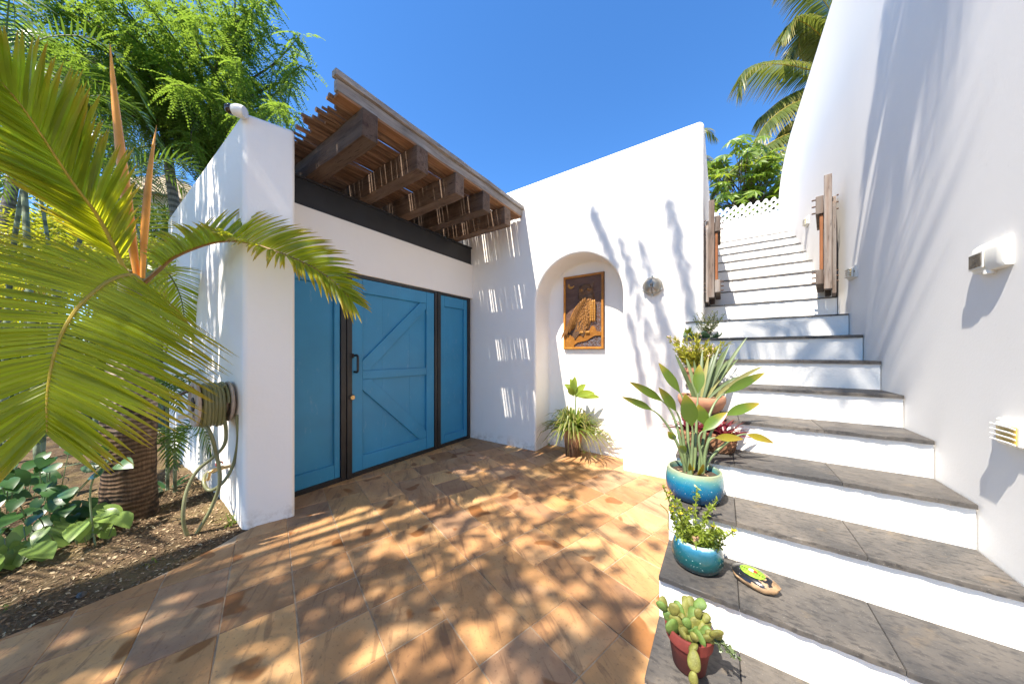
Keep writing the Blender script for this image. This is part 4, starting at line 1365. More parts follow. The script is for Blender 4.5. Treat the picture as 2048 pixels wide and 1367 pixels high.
for k, (bp, tpx, d0, d1, hw, yl) in enumerate(BOP):
    base = at(bp[0], bp[1], d0)
    tip_ = at(tpx[0], tpx[1], d1)
    a = atan2(base.y - c.y, base.x - c.x)
    root = c + Vector((0.045 * cos(a), 0.045 * sin(a), 0.132))
    d = (base - root)
    b = MB()
    P = bez(root, root + Vector((d.x * 0.15, d.y * 0.15, d.z * 0.5)), base - (tip_ - base) * 0.35, base, 12)
    b.tube(P, [0.0105 - 0.0062 * q / 12 for q in range(13)], 8)
    st = build('leaf_stalk', b, L_STEM, t, smooth=True)
    b = MB()
    axis = (tip_ - base).normalized()
    sd = axis.cross(TOCAM(base))
    sd = (sd + Vector((0, 0, 0.25 * (1 if k % 2 else -1)))).normalized()
    blade(b, base, tip_, hw * 0.98, sd, 0.30, 0.010, 12, 0.40)
    build('leaf', b, L_STRELY if yl else L_STREL, st, smooth=True)
b = MB()
for k in range(9):
    a = U(0, 6.28)
    p0 = c + Vector((0.03 * cos(a), 0.03 * sin(a), 0.13))
    blade(b, p0, p0 + Vector((cos(a) * U(.02, .06), sin(a) * U(.02, .06) , U(.06, .16))), 0.013, Vector((-sin(a), cos(a), 0)), 0.6)
build('leaf_sheaths', b, L_STRELY, t, smooth=True)

# ---- two pots of wine red rosettes (fourth tread)
def rosette(mb, c, n, L, w, mat_z=0.0, up=(0.35, 1.1), droop=0.3):
    for k in range(n):
        a = 2.4 * k + U(-.2, .2)
        e = U(*up)
        d = Vector((cos(a) * cos(e), sin(a) * cos(e), sin(e)))
        l = L * U(0.75, 1.1)
        pts = [c + d * l * s + Vector((0, 0, -droop * l * s * s)) for s in (0, 0.25, 0.5, 0.75, 1.0)]
        mb.ribbon(pts, [w * 0.6, w, w * 0.9, w * 0.6, w * 0.05], Vector((-sin(a), cos(a), 0)), 0.4)
def red_pot(c, label, lab_r):
    t = thing('potted_rosette', label, 'potted plant', c, 'pots of wine red rosettes')
    b = MB(); b.lathe([(0.066, 0.0), (0.072, 0.006), (0.086, 0.05), (0.088, 0.10), (0.092, 0.102), (0.092, 0.118), (0.084, 0.12), (0.080, 0.10)], c, 28)
    po = build('pot', b, m_terracotta('basket_clay', (0.36, 0.19, 0.10), (0.10, 0.06, 0.035), 0.6), t, smooth=True)
    b = MB()
    for r in range(5):
        for k in range(16):
            a = 2 * pi * (k + 0.5 * (r % 2)) / 16
            z0_ = c.z + 0.008 + r * 0.018
            rr = 0.075 + 0.013 * min(1, (r + 0.5) / 3)
            b.tube([(c.x + rr * cos(a), c.y + rr * sin(a), z0_), (c.x + (rr + 0.003) * cos(a + 0.14), c.y + (rr + 0.003) * sin(a + 0.14), z0_ + 0.010), (c.x + (rr + 0.002) * cos(a + 0.28), c.y + (rr + 0.002) * sin(a + 0.28), z0_ + 0.018)], 0.0028, 5, False)
    stuff(build('lattice_relief', b, m_terracotta('basket_relief', (0.22, 0.10, 0.055), (0.08, 0.05, 0.03), 0.6), po, smooth=True))
    pot_soil(t, c, 0.082, c.z + 0.102)
    for k, off in enumerate(((0.0, 0.0), (0.035, -0.02), (-0.03, 0.02))):
        b = MB(); rosette(b, c + Vector((off[0], off[1], 0.10)), 15, lab_r, 0.011); build('rosette', b, L_RED, t, smooth=True)
red_pot(Vector((3.405, -1.375, 0.770)), 'basket patterned clay pot of wine red leaves, right behind the bird of paradise', 0.215)
red_pot(Vector((3.262, -1.40, 0.770)), 'clay pot of dark red leaves at the outer stair edge, behind bird of paradise', 0.200)

# ---- terracotta bowl of strap leaves (fifth tread)
c = Vector((3.292, -1.115, 0.963))
t = thing('potted_strap_plant', 'terracotta bowl of stiff grey green strap leaves on the fifth tread', 'potted plant', c)
TERRA = m_terracotta('terracotta', (0.46, 0.225, 0.135), (0.30, 0.16, 0.10), 0.3)
b = MB(); b.lathe([(0.085, 0.0), (0.10, 0.006), (0.132, 0.04), (0.150, 0.082), (0.152, 0.11), (0.146, 0.125), (0.136, 0.124), (0.132, 0.108), (0.13, 0.095)], c, 40); build('bowl', b, TERRA, t, smooth=True)
pot_soil(t, c, 0.131, c.z + 0.102)
SP = [((1495, 673), 0.012), ((1527, 732), 0.015), ((1480, 752), 0.010), ((1470, 708), 0.012), ((1460, 688), 0.014), ((1448, 700), 0.012), ((1440, 690), 0.012), ((1428, 705), 0.013), ((1417, 712), 0.012), ((1405, 700), 0.012), ((1350, 708), 0.014), ((1372, 715), 0.012), ((1465, 727), 0.011), ((1455, 720), 0.011), ((1388, 720), 0.012), ((1436, 728), 0.011), ((1478, 716), 0.011), ((1362, 740), 0.010)]
for k, (tp_, w_) in enumerate(SP):
    tip_ = at(tp_[0], tp_[1], 2.22 + 0.012 * ((k * 7) % 13))
    root = c + Vector((0.05 * ((tp_[0] - 1415) / 80), U(-.05, .05), 0.10))
    m = root.lerp(tip_, 0.5) + Vector((0, 0, 0.05))
    P = bez(root, root.lerp(m, 0.6), m.lerp(tip_, 0.4), tip_, 9)
    b = MB()
    ax = (tip_ - root).normalized()
    b.ribbon(P, [w_ * f for f in (0.75, 0.85, 0.95, 1, 1, 1, 0.9, 0.72, 0.45, 0.03)], ax.cross(TOCAM(root)) + rv(0.35), 0.35)
    build('leaf', b, L_STRAPV if k in (1, 8, 12) else L_STRAP, t, smooth=True)

# ---- yellow green flowering bush (sixth tread)
c = Vector((3.245, -0.80, 1.155))
t = thing('potted_flowering_bush', 'clay pot of yellow green bush with pale flower sprays, sixth tread', 'potted plant', c)
b = MB(); b.lathe([(0.065, 0.0), (0.085, 0.09), (0.094, 0.092), (0.096, 0.12), (0.088, 0.122), (0.084, 0.10)], c, 28); build('pot', b, TERRA, t, smooth=True)
pot_soil(t, c, 0.085, c.z + 0.105)
b, f = MB(), MB()
for k in range(60):
    a = U(0, 6.28)
    d = Vector((cos(a) * U(0.1, 0.9), sin(a) * U(0.1, 0.7), 1.0)).normalized() * U(0.10, 0.30)
    p0 = c + Vector((0.05 * cos(a), 0.05 * sin(a), 0.108))
    P = spline([p0, p0 + d * 0.5 + rv(0.01), p0 + d + rv(0.02)], 8)
    b.tube(P, 0.0022, 4)
    for q in P[2:]:
        for s in range(3):
            e = (rv(1) + d.normalized()).normalized() * U(0.025, 0.05)
            b.ribbon([q, q + e * 0.5, q + e], [0.002, 0.0065, 0.0008], rv(1), 0.2, 2)
    if k % 3 == 0:
        for s in range(16):
            q = P[-1] + rv(0.022)
            M = Matrix.Translation(q) @ Matrix.Rotation(U(0, 3), 4, 'X') @ Matrix.Scale(U(0.003, 0.006), 4)
            f.dome(M, 2, 5)
stuff(build('foliage', b, L_YEL, t)); stuff(build('flower_sprays', f, PINKISH, t))

# ---- green leaf-shaped planter with shells (eighth tread)
c = Vector((3.255, -0.235, 1.540))
t = thing('shell_planter', 'low green planter of shells and wispy stems on an upper tread', 'planter', c)
GREENG = m_plain('green_ceramic', (0.085, 0.155, 0.060), 0.35, var=0.35, scale=14, coat=0.3)
b = MB()
for k in range(9):
    a = 2 * pi * k / 9
    r0 = c + Vector((0.05 * cos(a), 0.04 * sin(a), 0.004))
    e = c + Vector((0.165 * cos(a), 0.11 * sin(a), 0.055 + 0.02 * sin(3 * a)))
    b.ribbon(bez(r0, r0 + Vector((0.03 * cos(a), 0.03 * sin(a), 0.0)), e - Vector((0, 0, 0.03)), e, 7), [0.035, 0.045, 0.052, 0.054, 0.050, 0.038, 0.022, 0.004], Vector((-sin(a), cos(a), 0)), 0.25)
dish = build('leaf_dish', b, GREENG, t, smooth=True)
m = dish.modifiers.new('thick', 'SOLIDIFY'); m.thickness = 0.006
SHELL = m_plain('pale_shell', (0.60, 0.52, 0.44), 0.5, var=0.25, scale=30)
PSHELL = m_plain('purple_shell', (0.30, 0.13, 0.14), 0.5, var=0.4, scale=30)
for k in range(9):
    b = MB()
    p = c + Vector((U(-.09, .11), U(-.06, .05), 0.045))
    M = Matrix.Rotation(U(0, 6), 3, 'Z') @ Matrix.Rotation(U(.8, 1.6), 3, 'X')
    b.lathe([(0.002, -0.024), (0.014, -0.012), (0.019, 0.0), (0.012, 0.010), (0.014, 0.014), (0.006, 0.022), (0.0, 0.028)], p, 12, M, 0.08)
    build('shell', b, PSHELL if k % 3 == 0 else SHELL, t, smooth=True)
b = MB()
for k in range(34):
    d = Vector((U(-.10, .13), U(-.05, .05), U(.10, .23)))
    p0 = c + Vector((0.03 + U(-.02, .03), U(-.02, .02), 0.03))
    P = spline([p0, p0 + d * 0.5 + rv(0.015), p0 + d], 7)
    b.tube(P, 0.0016, 4)
    for q in P[2:]:
        for s in range(3):
            e = (rv(1) + Vector((0, 0, 0.5))).normalized() * 0.024
            b.ribbon([q, q + e * 0.6, q + e], [0.001, 0.003, 0.0005], rv(1), 0, 2)
stuff(build('wispy_stems', b, m_leaf('wispy_green', (0.17, 0.20, 0.07), (0.34, 0.38, 0.1), 0.5), t))
b = MB()
for k in range(22):
    a = U(0, 6.28)
    p0 = c + Vector((-0.11, -0.03, 0.05))
    blade(b, p0, p0 + Vector((cos(a) * U(.03, .07), sin(a) * .05, U(.0, .07))), 0.012, Vector((-sin(a), cos(a), 0.2)), 0.2)
build('lime_leaves', b, L_LIME, t, smooth=True)

# ---- spider plant in the niche
c = Vector((1.735, 0.150, 0.0))
t = thing('potted_spider_plant', 'spider plant in a stained clay pot standing in the arched niche', 'potted plant', c)
b = MB(); b.lathe([(0.098, 0.0), (0.104, 0.006), (0.108, 0.10), (0.122, 0.26), (0.130, 0.335), (0.138, 0.34), (0.140, 0.365), (0.130, 0.37), (0.124, 0.34)], c, 36); build('pot', b, m_terracotta('stained_clay', (0.36, 0.20, 0.115), (0.055, 0.035, 0.022), 0.95), t, smooth=True)
pot_soil(t, c, 0.125, c.z + 0.345)
b = MB()
for k in range(300):
    a = U(0, 2 * pi)
    e = U(0.30, 1.45)
    L = U(0.38, 0.78)
    p0 = c + Vector((0.07 * cos(a) * rnd.random(), 0.07 * sin(a) * rnd.random(), 0.345))
    d = Vector((cos(a) * cos(e), sin(a) * cos(e) * 0.75, sin(e)))
    pts = [p0 + d * L * s + Vector((0, 0, -U(0.5, 0.8) * L * s ** 2.2)) for s in (0, 0.2, 0.4, 0.6, 0.8, 1.0)]
    for q in pts:
        q.y = min(q.y, 0.385 - U(0, .02))
    b.ribbon(pts, [0.008, 0.0115, 0.0115, 0.010, 0.007, 0.0006], Vector((-sin(a), cos(a), 0)) + rv(.2), 0.3)
stuff(build('foliage', b, L_SPIDER, t, smooth=True))
for k, (u, v, dd) in enumerate(((1150, 752, 4.12), (1135, 775, 4.05), (1172, 768, 4.1), (1200, 795, 4.1), (1190, 786, 4.0), (1140, 757, 4.15), (1160, 775, 4.2), (1128, 768, 4.2))):
    b = MB()
    stem = at(1152 + (k - 4) * 1.5, 792, 4.12)
    tip_ = at(u, v, dd)
    blade(b, stem, tip_, 0.045, (tip_ - stem).cross(TOCAM(stem)), 0.3, 0.04)
    build('leaf', b, L_LIME, t, smooth=True)
b = MB(); b.tube(spline([c + Vector((0.02, 0, 0.34)), at(1150, 830, 4.12), at(1152, 790, 4.12)], 8), 0.009, 7); build('stem', b, L_STEM, t, smooth=True)
b = MB()
for (du, dv) in ((-0.30, 0.06), (0.22, 0.05), (0.34, 0.02)):
    p0 = c + Vector((du * 0.3, -0.08, 0.32)); e = c + Vector((du, -0.12, 0.05 + dv))
    b.tube(spline([p0, p0.lerp(e, .5) + Vector((0, -0.05, 0.06)), e], 8), 0.002, 4)
    for k in range(9):
        a = U(0, 6.28); d = Vector((cos(a), sin(a), U(-.2, .8))).normalized() * U(.04, .08)
        b.ribbon([e, e + d * .5, e + d], [0.003, 0.004, 0.0005], Vector((-sin(a), cos(a), 0)), 0.2)
build('runners', b, L_SPIDER, t, smooth=True)

# ------------------------------------------------------------------ palms
L_PALM = m_leaf('palm_leaflet', (0.170, 0.255, 0.020), (0.80, 0.80, 0.03), 0.34, tip=(0.42, 0.30, 0.02), tw=0.5)
L_PALMD = m_leaf('deep_green_palm', (0.045, 0.105, 0.020), (0.20, 0.32, 0.03), 0.36, tw=0.35)
L_PALMY = m_leaf('sunny_palm', (0.18, 0.25, 0.020), (0.68, 0.68, 0.03), 0.4, tip=(0.38, 0.30, 0.03), tw=0.5)
L_DATE = m_leaf('grey_green_palm', (0.060, 0.105, 0.042), (0.16, 0.24, 0.06), 0.45, tw=0.3)
L_COCO = m_leaf('coconut_leaf', (0.095, 0.135, 0.030), (0.30, 0.34, 0.05), 0.36, tip=(0.34, 0.28, 0.08), tw=0.38)
L_COCOY = m_leaf('yellow_coconut_leaf', (0.36, 0.28, 0.05), (0.50, 0.42, 0.08), 0.4, tw=0.4)
M_RACHY = m_plain('yellow_rachis', (0.42, 0.30, 0.035), 0.45, var=0.2)
M_RACHO = m_plain('orange_brown_rachis', (0.30, 0.155, 0.045), 0.5, var=0.2)
M_RACHG = m_plain('green_rachis', (0.14, 0.19, 0.045), 0.45, var=0.2)
SPEAR = m_plain('orange_spear', (0.85, 0.32, 0.035), 0.45, var=0.22, scale=5)

def frond(P, parent, name, ml, mr, n=40, L=0.4, ang=60, vee=0.3, droop=0.3, w=0.012, hint=None, s0=0.12, individual=False, r0=0.014, rseg=26, seg=5, jit=0.06, lens=None, ends=(75, 25)):
    """palm frond along the points P: rachis plus leaflets on both sides; hint = the way its upper face looks"""
    C = spline(P, 60)
    tot = [0]
    for i in range(60):
        tot.append(tot[-1] + (C[i + 1] - C[i]).length)
    def samp(s):
        d = s * tot[-1]
        i = 0
        while i < 59 and tot[i + 1] < d:
            i += 1
        f = (d - tot[i]) / max(1e-6, tot[i + 1] - tot[i])
        return C[i].lerp(C[i + 1], f), (C[min(i + 1, 60)] - C[max(i - 1, 0)]).normalized()
    b = MB()
    rp = [samp(k / rseg)[0] for k in range(rseg + 1)]
    b.tube(rp, [r0 * (1 - 0.85 * k / rseg) for k in range(rseg + 1)], 7)
    root = build(name, b, mr, parent, smooth=True)
    allb = MB()
    H = Vector(hint) if hint is not None else Vector((0, 0, 1))
    for k in range(n):
        s = s0 + (1 - s0) * (k + 0.5) / n
        p, T = samp(s)
        N = H - T * H.dot(T)
        N = N.normalized() if N.length > 1e-3 else T.orthogonal().normalized()
        S = T.cross(N)
        a = radians(ends[0] + (ends[1] - ends[0]) * s ** 1.3) if ang is None else radians(ang + (ends[1] - ang) * max(0, (s - 0.55) / 0.45) ** 1.5)
        ln = L * ((0.45 + 0.55 * min(1, (s - s0) / 0.22)) * (1.0 if s < 0.6 else 1 - 0.62 * ((s - 0.6) / 0.4) ** 1.4))
        for sg in (-1, 1):
            l = ln * rnd.uniform(0.9, 1.08) * (lens[0] if lens and sg < 0 else lens[1] if lens else 1)
            dr = T * cos(a) + (S * sg * cos(vee) + N * sin(vee)) * sin(a)
            dr = (dr + rv(jit)).normalized()
            pts = []
            for q in range(seg + 1):
                x = q / seg
                pts.append(p + dr * (l * x) + Vector((0, 0, -droop * l * x * x)))
            prof = [0.55, 0.95, 1.0, 0.8, 0.5, 0.04] if seg == 5 else [0.6, 1.0, 0.6, 0.04]
            tgt = MB() if individual else allb
            tgt.ribbon(pts, [w * f for f in prof], T + N * rnd.uniform(-.35, .35), 0.55, 3 if seg == 5 else 2)
            if individual:
                build('leaflet', tgt, ml, root, smooth=True)
    if not individual:
        stuff(build('leaflets', allb, ml, root, smooth=False))
    return root
def trunk_mesh(P, R, n=18, seg=40, flare=0.0):
    b = MB()
    b.tube(spline(P, seg), [R(k / seg) for k in range(seg + 1)], n)
    return b

# ---- bottle palm by the garden wall, its fronds in front of everything
bp = thing('bottle_palm', 'swollen trunk palm with orange spear leaves beside the garden wall', 'palm tree', (-0.66, -3.49, 0))
PX, PY = -0.655, -3.485
prof_ = [(0.0, 0.262), (0.05, 0.255), (0.2, 0.238), (0.45, 0.226), (0.7, 0.228), (0.9, 0.234), (1.08, 0.230), (1.22, 0.208), (1.36, 0.170), (1.48, 0.128), (1.56, 0.104)]
b = MB()
pr_ = []
for k in range(len(prof_) - 1):
    for q in range(5):
        f = q / 5
        z_ = prof_[k][0] + (prof_[k + 1][0] - prof_[k][0]) * f
        r_ = prof_[k][1] + (prof_[k + 1][1] - prof_[k][1]) * f
        pr_.append((r_ * 0.66 * (1 + 0.012 * (1 if q % 2 else -1)), z_ - 0.05))
pr_.append((0.066, 1.53))
b.lathe(pr_, (PX, PY, 0), 36, None, 0.008)
build('trunk', b, m_trunk('ringed_palm_trunk', (0.10, 0.06, 0.035), (0.22, 0.14, 0.085), 27.0, (0.42, 0.33, 0.27), (0.72, 1.0)), bp, smooth=True)
b = MB(); b.lathe([(0.072, 1.50), (0.074, 1.60), (0.070, 1.80), (0.062, 1.98), (0.045, 2.08), (0.0, 2.10)], (PX, PY, 0), 24); build('crownshaft', b, m_plain('purple_green_crownshaft', (0.17, 0.15, 0.07), 0.45, var=0.3, scale=6), bp, smooth=True)
for P, r in (([(275, 556, 2.53), (262, 470, 2.52), (243, 320, 2.50), (228, 180, 2.47), (220, 88, 2.45)], 0.026), ([(285, 556, 2.53), (290, 450, 2.55), (300, 340, 2.59), (313, 250, 2.65)], 0.019)):
    C = spline([at(*p) for p in P], 24)
    b = MB(); b.tube(C, [r * (0.75 + 0.5 * min(1, k / 8)) * (1 - max(0, (k - 10) / 14.5) ** 1.3) for k in range(25)], 8)
    build('spear_leaf', b, SPEAR, bp, smooth=True)
frond([at(*p) for p in ((288, 566, 2.50), (318, 540, 2.45), (352, 512, 2.42), (430, 484, 2.40), (500, 486, 2.38), (600, 522, 2.36), (660, 557, 2.34), (704, 600, 2.33))], bp, 'frond', L_PALM, M_RACHO, 70, 0.56, 52, 0.70, 0.22, 0.0150, Vector((0.25, -0.55, 0.8)), 0.13, True, 0.016, lens=(0.80, 1.0))
frond([at(*p) for p in ((272, 572, 2.52), (250, 540, 2.46), (200, 440, 2.30), (150, 372, 2.14), (110, 312, 2.02), (50, 222, 1.86), (0, 162, 1.75), (-70, 90, 1.62))], bp, 'frond', L_PALM, M_RACHY, 64, 0.72, 36, 0.15, 0.10, 0.0150, TOCAM((-.3, -3.7, 2.5)) + Vector((0.1, 0, 0.3)), 0.14, True, 0.017, lens=(0.95, 0.85))
frond([at(*p) for p in ((285, 568, 2.50), (268, 550, 2.36), (230, 556, 2.16), (190, 582, 1.98), (150, 622, 1.84), (118, 680, 1.74), (100, 745, 1.68), (93, 805, 1.64), (94, 865, 1.62))], bp, 'frond', L_PALM, M_RACHY, 60, 0.76, 74, 0.10, 0.16, 0.0160, TOCAM((0.3, -3.75, 1.5)) + Vector((0, 0, 0.25)), 0.12, True, 0.017, lens=(0.98, 0.98), ends=(75, 30))
frond([at(*p) for p in ((280, 570, 2.53), (290, 520, 2.65), (260, 430, 2.95), (190, 360, 3.25), (120, 340, 3.5))], bp, 'frond', L_PALM, M_RACHG, 38, 0.45, 55, 0.4, 0.25, 0.012, None, 0.15, False)
frond([at(*p) for p in ((280, 572, 2.53), (300, 545, 2.75), (330, 540, 3.0), (360, 590, 3.2), (372, 660, 3.3))], bp, 'frond', L_PALM, M_RACHG, 34, 0.36, 55, 0.3, 0.3, 0.011, None, 0.15, False)
frond([at(*p) for p in ((275, 572, 2.53), (240, 545, 2.62), (170, 520, 2.72), (100, 520, 2.78), (40, 560, 2.8))], bp, 'frond', L_PALMY, M_RACHY, 40, 0.46, 55, 0.5, 0.2, 0.012, None, 0.12, False)

# ---- generic palms
def palm(label, base, top, trunk_r, fr, L, ml, mr, group=None, n=34, w=0.016, trunk_mat=None, seg=3, stems=None, droop=0.3, vee=0.3, jit=0.06, cat='palm tree', name='palm_tree'):
    t = thing(name, label, cat, base, group)
    base, top = Vector(base), Vector(top)
    mid = (base + top) / 2 + Vector(((top.x - base.x) * -0.18, (top.y - base.y) * -0.18, 0))
    b = trunk_mesh([base, mid, top], lambda s: trunk_r * (1.25 - 0.4 * s), 12, 30)
    build('trunk', b, trunk_mat or TRUNKG, t, smooth=True)
    for P in fr:
        frond(P, t, 'frond', ml, mr, n, L, 58, vee, droop, w, None, 0.10, False, trunk_r * 0.16 + 0.004, 16, seg, jit)
    return t
def arcs(top, n, R, rise, drop, r=rnd, a0=0.0, a1=2 * pi):
    out = []
    top = Vector(top)
    for k in range(n):
        a = a0 + (a1 - a0) * (k + r.uniform(-.25, .25)) / n
        q = r.uniform(0.8, 1.1)
        e = r.uniform(-0.25, 1.0)
        d = Vector((cos(a), sin(a), 0))
        out.append([top, top + d * R * 0.3 * q + Vector((0, 0, rise * (0.55 + 0.5 * e))), top + d * R * 0.68 * q + Vector((0, 0, rise * (0.7 + e * 0.7) - drop * 0.1)), top + d * R * q + Vector((0, 0, rise * e - drop * 0.8 * q))])
    return out
TRUNKG = m_trunk('grey_palm_trunk', (0.15, 0.13, 0.10), (0.28, 0.25, 0.20), 7.0)
STEMG = m_trunk('green_grey_palm_stem', (0.19, 0.23, 0.14), (0.30, 0.34, 0.22), 5.0)

# date-like palms over the garden wall
for lab, b0, tp_, nf, R in (('grey green feather palm, nearest above the garden wall', (-7.4, -2.6, 0), at(215, 330, 7.6), 15, 2.3),
                            ('tall feather palm half hidden behind the leafy tree at upper left', (-10.4, -4.9, 0), at(60, 200, 8.2), 14, 2.4),
                            ('feather palm leaning over the wall behind the orange spears', (-7.0, -2.2, 0), at(330, 265, 7.4), 13, 2.2)):
    palm(lab, b0, tp_, 0.10, arcs(tp_, nf, R, 0.8, 1.1), 0.42, L_DATE, M_RACHG, 'feather palms behind the garden wall', 44, 0.013, TRUNKG, 3, droop=0.12, vee=0.5, jit=0.14)
# clustering palm stems at far left
cl = thing('clustering_palm', 'clump of slim grey green palm stems at the far left', 'palm tree', (-3.3, -4.2, 0))
for (a, bq, r) in ((((80, 1000, 3.7), (60, 600, 3.9), (42, 300, 4.1), (10, 120, 4.2)), None, 0.030), (((0, 1000, 4.0), (15, 620, 4.2), (38, 420, 4.3), (75, 250, 4.4)), None, 0.026), (((75, 1000, 3.8), (110, 620, 4.0), (165, 470, 4.2), (215, 380, 4.5)), None, 0.026), (((0, 1000, 3.6), (-20, 600, 3.8), (-30, 300, 3.9)), None, 0.03), (((130, 1000, 4.3), (105, 560, 4.4), (70, 330, 4.5)), None, 0.022)):
    P = [at(*p) for p in a]
    build('stem', trunk_mesh(P, lambda s: r * (1.15 - 0.4 * s), 10, 24), STEMG, cl, smooth=True)
    tp_ = P[-1]
    for Q in arcs(tp_, 6, 1.5, 0.7, 0.7):
        frond(Q, cl, 'frond', L_PALMD, M_RACHG, 30, 0.36, 58, 0.35, 0.25, 0.013, None, 0.12, False, 0.01, 14, 3)

# sunlit areca clumps low behind the bottle palm
ar = random.Random(21)
for k, (u, v, d, z_) in enumerate(((70, 600, 4.9, 0), (190, 590, 5.3, 0), (300, 590, 5.6, 0), (120, 560, 6.3, 0), (20, 560, 5.8, 0), (370, 640, 4.4, 0))):
    c_ = at(u, v, d)
    lab = ('yellow green areca clump just left of the orange spears', 'bushy areca palm between the spears and the far left stems', 'areca palm by the end of the garden wall', 'paler areca palm further back at left', 'areca palm at the far left edge behind the stems', 'small areca palm low beside the garden wall')[k]
    t = thing('areca_palm', lab, 'palm', (c_.x, c_.y, 0), 'areca palms in the garden')
    b = MB()
    for q in range(4):
        b.tube([(c_.x + ar.uniform(-.15, .15), c_.y + ar.uniform(-.15, .15), 0), c_ + Vector((ar.uniform(-.1, .1), ar.uniform(-.1, .1), -0.1))], 0.03, 8)
    build('stems', b, STEMG, t, smooth=True)
    for P in arcs(c_, 13 if k < 5 else 9, 1.25 if k < 5 else 0.8, 0.9, 0.75, ar):
        frond(P, t, 'frond', L_PALMY if k % 2 == 0 else L_PALM, M_RACHY, 30, 0.34, 58, 0.35, 0.3, 0.011, None, 0.12, False, 0.008, 12, 3)

# ------------------------------------------------------------------ leafy trees and shrubs
L_FEATH = m_leaf('feathery_leaf', (0.055, 0.130, 0.020), (0.34, 0.50, 0.05), 0.4, tw=0.45, var=0.45)
L_BROAD = m_leaf('broad_leaf', (0.060, 0.130, 0.022), (0.30, 0.42, 0.04), 0.35, tw=0.4, var=0.4)
L_BROADY = m_leaf('sunny_broad_leaf', (0.20, 0.27, 0.022), (0.70, 0.70, 0.04), 0.38, tw=0.5, var=0.35)
L_DARK = m_leaf('shade_leaf', (0.035, 0.085, 0.020), (0.14, 0.26, 0.03), 0.33, tw=0.3, var=0.4)
BARK = m_trunk('brown_bark', (0.10, 0.07, 0.05), (0.20, 0.15, 0.11), 3.0)
def spray(mb, p, d, L, nl, ll, lw, r):
    """one feathery leaf: drooping stalk with leaflets in pairs"""
    d = d.normalized()
    S = d.cross(Vector((0, 0, 1)))
    S = S.normalized() if S.length > 0.1 else Vector((1, 0, 0))
    S = (S + Vector((0, 0, r.uniform(-.5, .5)))).normalized()
    prev = p
    for k in range(nl):
        f = (k + 1) / nl
        q = p + d * L * f + Vector((0, 0, -0.45 * L * f * f))
        T = (q - prev).normalized()
        for sg in (-1, 1):
            e = (S * sg + T * 0.45 + Vector((0, 0, r.uniform(-.35, .05)))).normalized()
            l = ll * (1 - 0.5 * f * f) * r.uniform(.85, 1.15)
            w_ = lw * r.uniform(.8, 1.2)
            m = q + e * l * 0.45
            s2 = e.cross(Vector((r.uniform(-.4, .4), r.uniform(-.4, .4), 1))).normalized() * w_
            mb.add([q, m + s2, q + e * l, m - s2], [(0, 1, 2, 3)])
        prev = q
fr_ = random.Random(31)
ft = thing('feathery_tree', 'big leafy tree with feathery foliage hanging in at the upper left', 'tree', (-7.2, -2.0, 0))
hub = Vector((-7.4, -1.6, 6.0))
build('trunk', trunk_mesh([(-7.2, -2.0, -0.05), (-7.5, -1.7, 2.2), (-7.5, -1.6, 4.2), hub], lambda s: 0.20 * (1.15 - 0.6 * s), 14, 30), BARK, ft, smooth=True)
limbs, twigs = MB(), []
ends_ = [(600, 70, 5.6), (603, 130, 5.8), (598, 235, 6.0), (560, 212, 5.6), (490, 232, 5.7), (470, 120, 5.4), (420, 180, 5.9), (400, 40, 5.3), (330, 120, 5.8), (280, -10, 5.2), (230, 130, 5.6), (150, 30, 5.4), (110, 140, 5.6), (40, 60, 5.3), (550, -20, 5.4), (470, -80, 5.2), (340, 220, 6.4), (580, 170, 6.4), (535, 70, 5.9), (250, 200, 6.6), (510, 165, 6.6), (60, -60, 5.0), (180, -90, 5.0), (160, 200, 6.4), (440, 90, 6.7), (370, 30, 6.8), (300, 60, 6.4), (250, 60, 5.3), (200, 240, 5.9), (60, 190, 5.6), (420, 250, 6.6), (130, 90, 6.2), (350, 170, 5.2), (480, 40, 6.2), (20, 130, 6.2), (-40, 40, 5.5), (290, 250, 6.8), (30, 10, 4.8), (100, 10, 5.0), (90, 200, 5.8), (180, 160, 5.2), (10, 200, 5.4), (150, 110, 4.9), (330, 300, 7.0), (250, 330, 7.2), (380, 290, 6.4), (60, 110, 5.0), (210, 20, 5.6), (20, -60, 4.8), (250, -40, 5.6), (320, -30, 5.8), (390, -20, 5.4), (440, -10, 5.9), (180, -20, 5.2), (510, 10, 5.6), (360, 0, 6.2), (120, -40, 5.4)]
for e in ends_:
    E_ = at(*e)
    m1 = hub.lerp(E_, 0.35) + Vector((fr_.uniform(-.3, .3), fr_.uniform(-.3, .3), 0.75))
    m2 = hub.lerp(E_, 0.72) + Vector((fr_.uniform(-.2, .2), fr_.uniform(-.2, .2), 0.55))
    C = spline([hub, m1, m2, E_], 26)
    limbs.tube(C, [0.045 * (1 - 0.94 * (k / 26) ** 0.6) + 0.004 for k in range(27)], 6)
    twigs.append(C)
build('limbs', limbs, BARK, ft, smooth=True)
cr = MB()
for C in twigs:
    for k in range(2, 27):
        for q in range(4 if k > 11 else 3):
            if fr_.random() < 0.12: continue
            T = (C[min(26, k + 1)] - C[k - 1]).normalized()
            d = T * fr_.uniform(.0, .5) + Vector((fr_.uniform(-.8, .8), fr_.uniform(-.8, .8), fr_.uniform(-1.0, .35)))
            spray(cr, C[k] + rv(.05), d, fr_.uniform(.32, .55), 13, 0.080, 0.0135, fr_)
stuff(build('crown', cr, L_FEATH, ft))
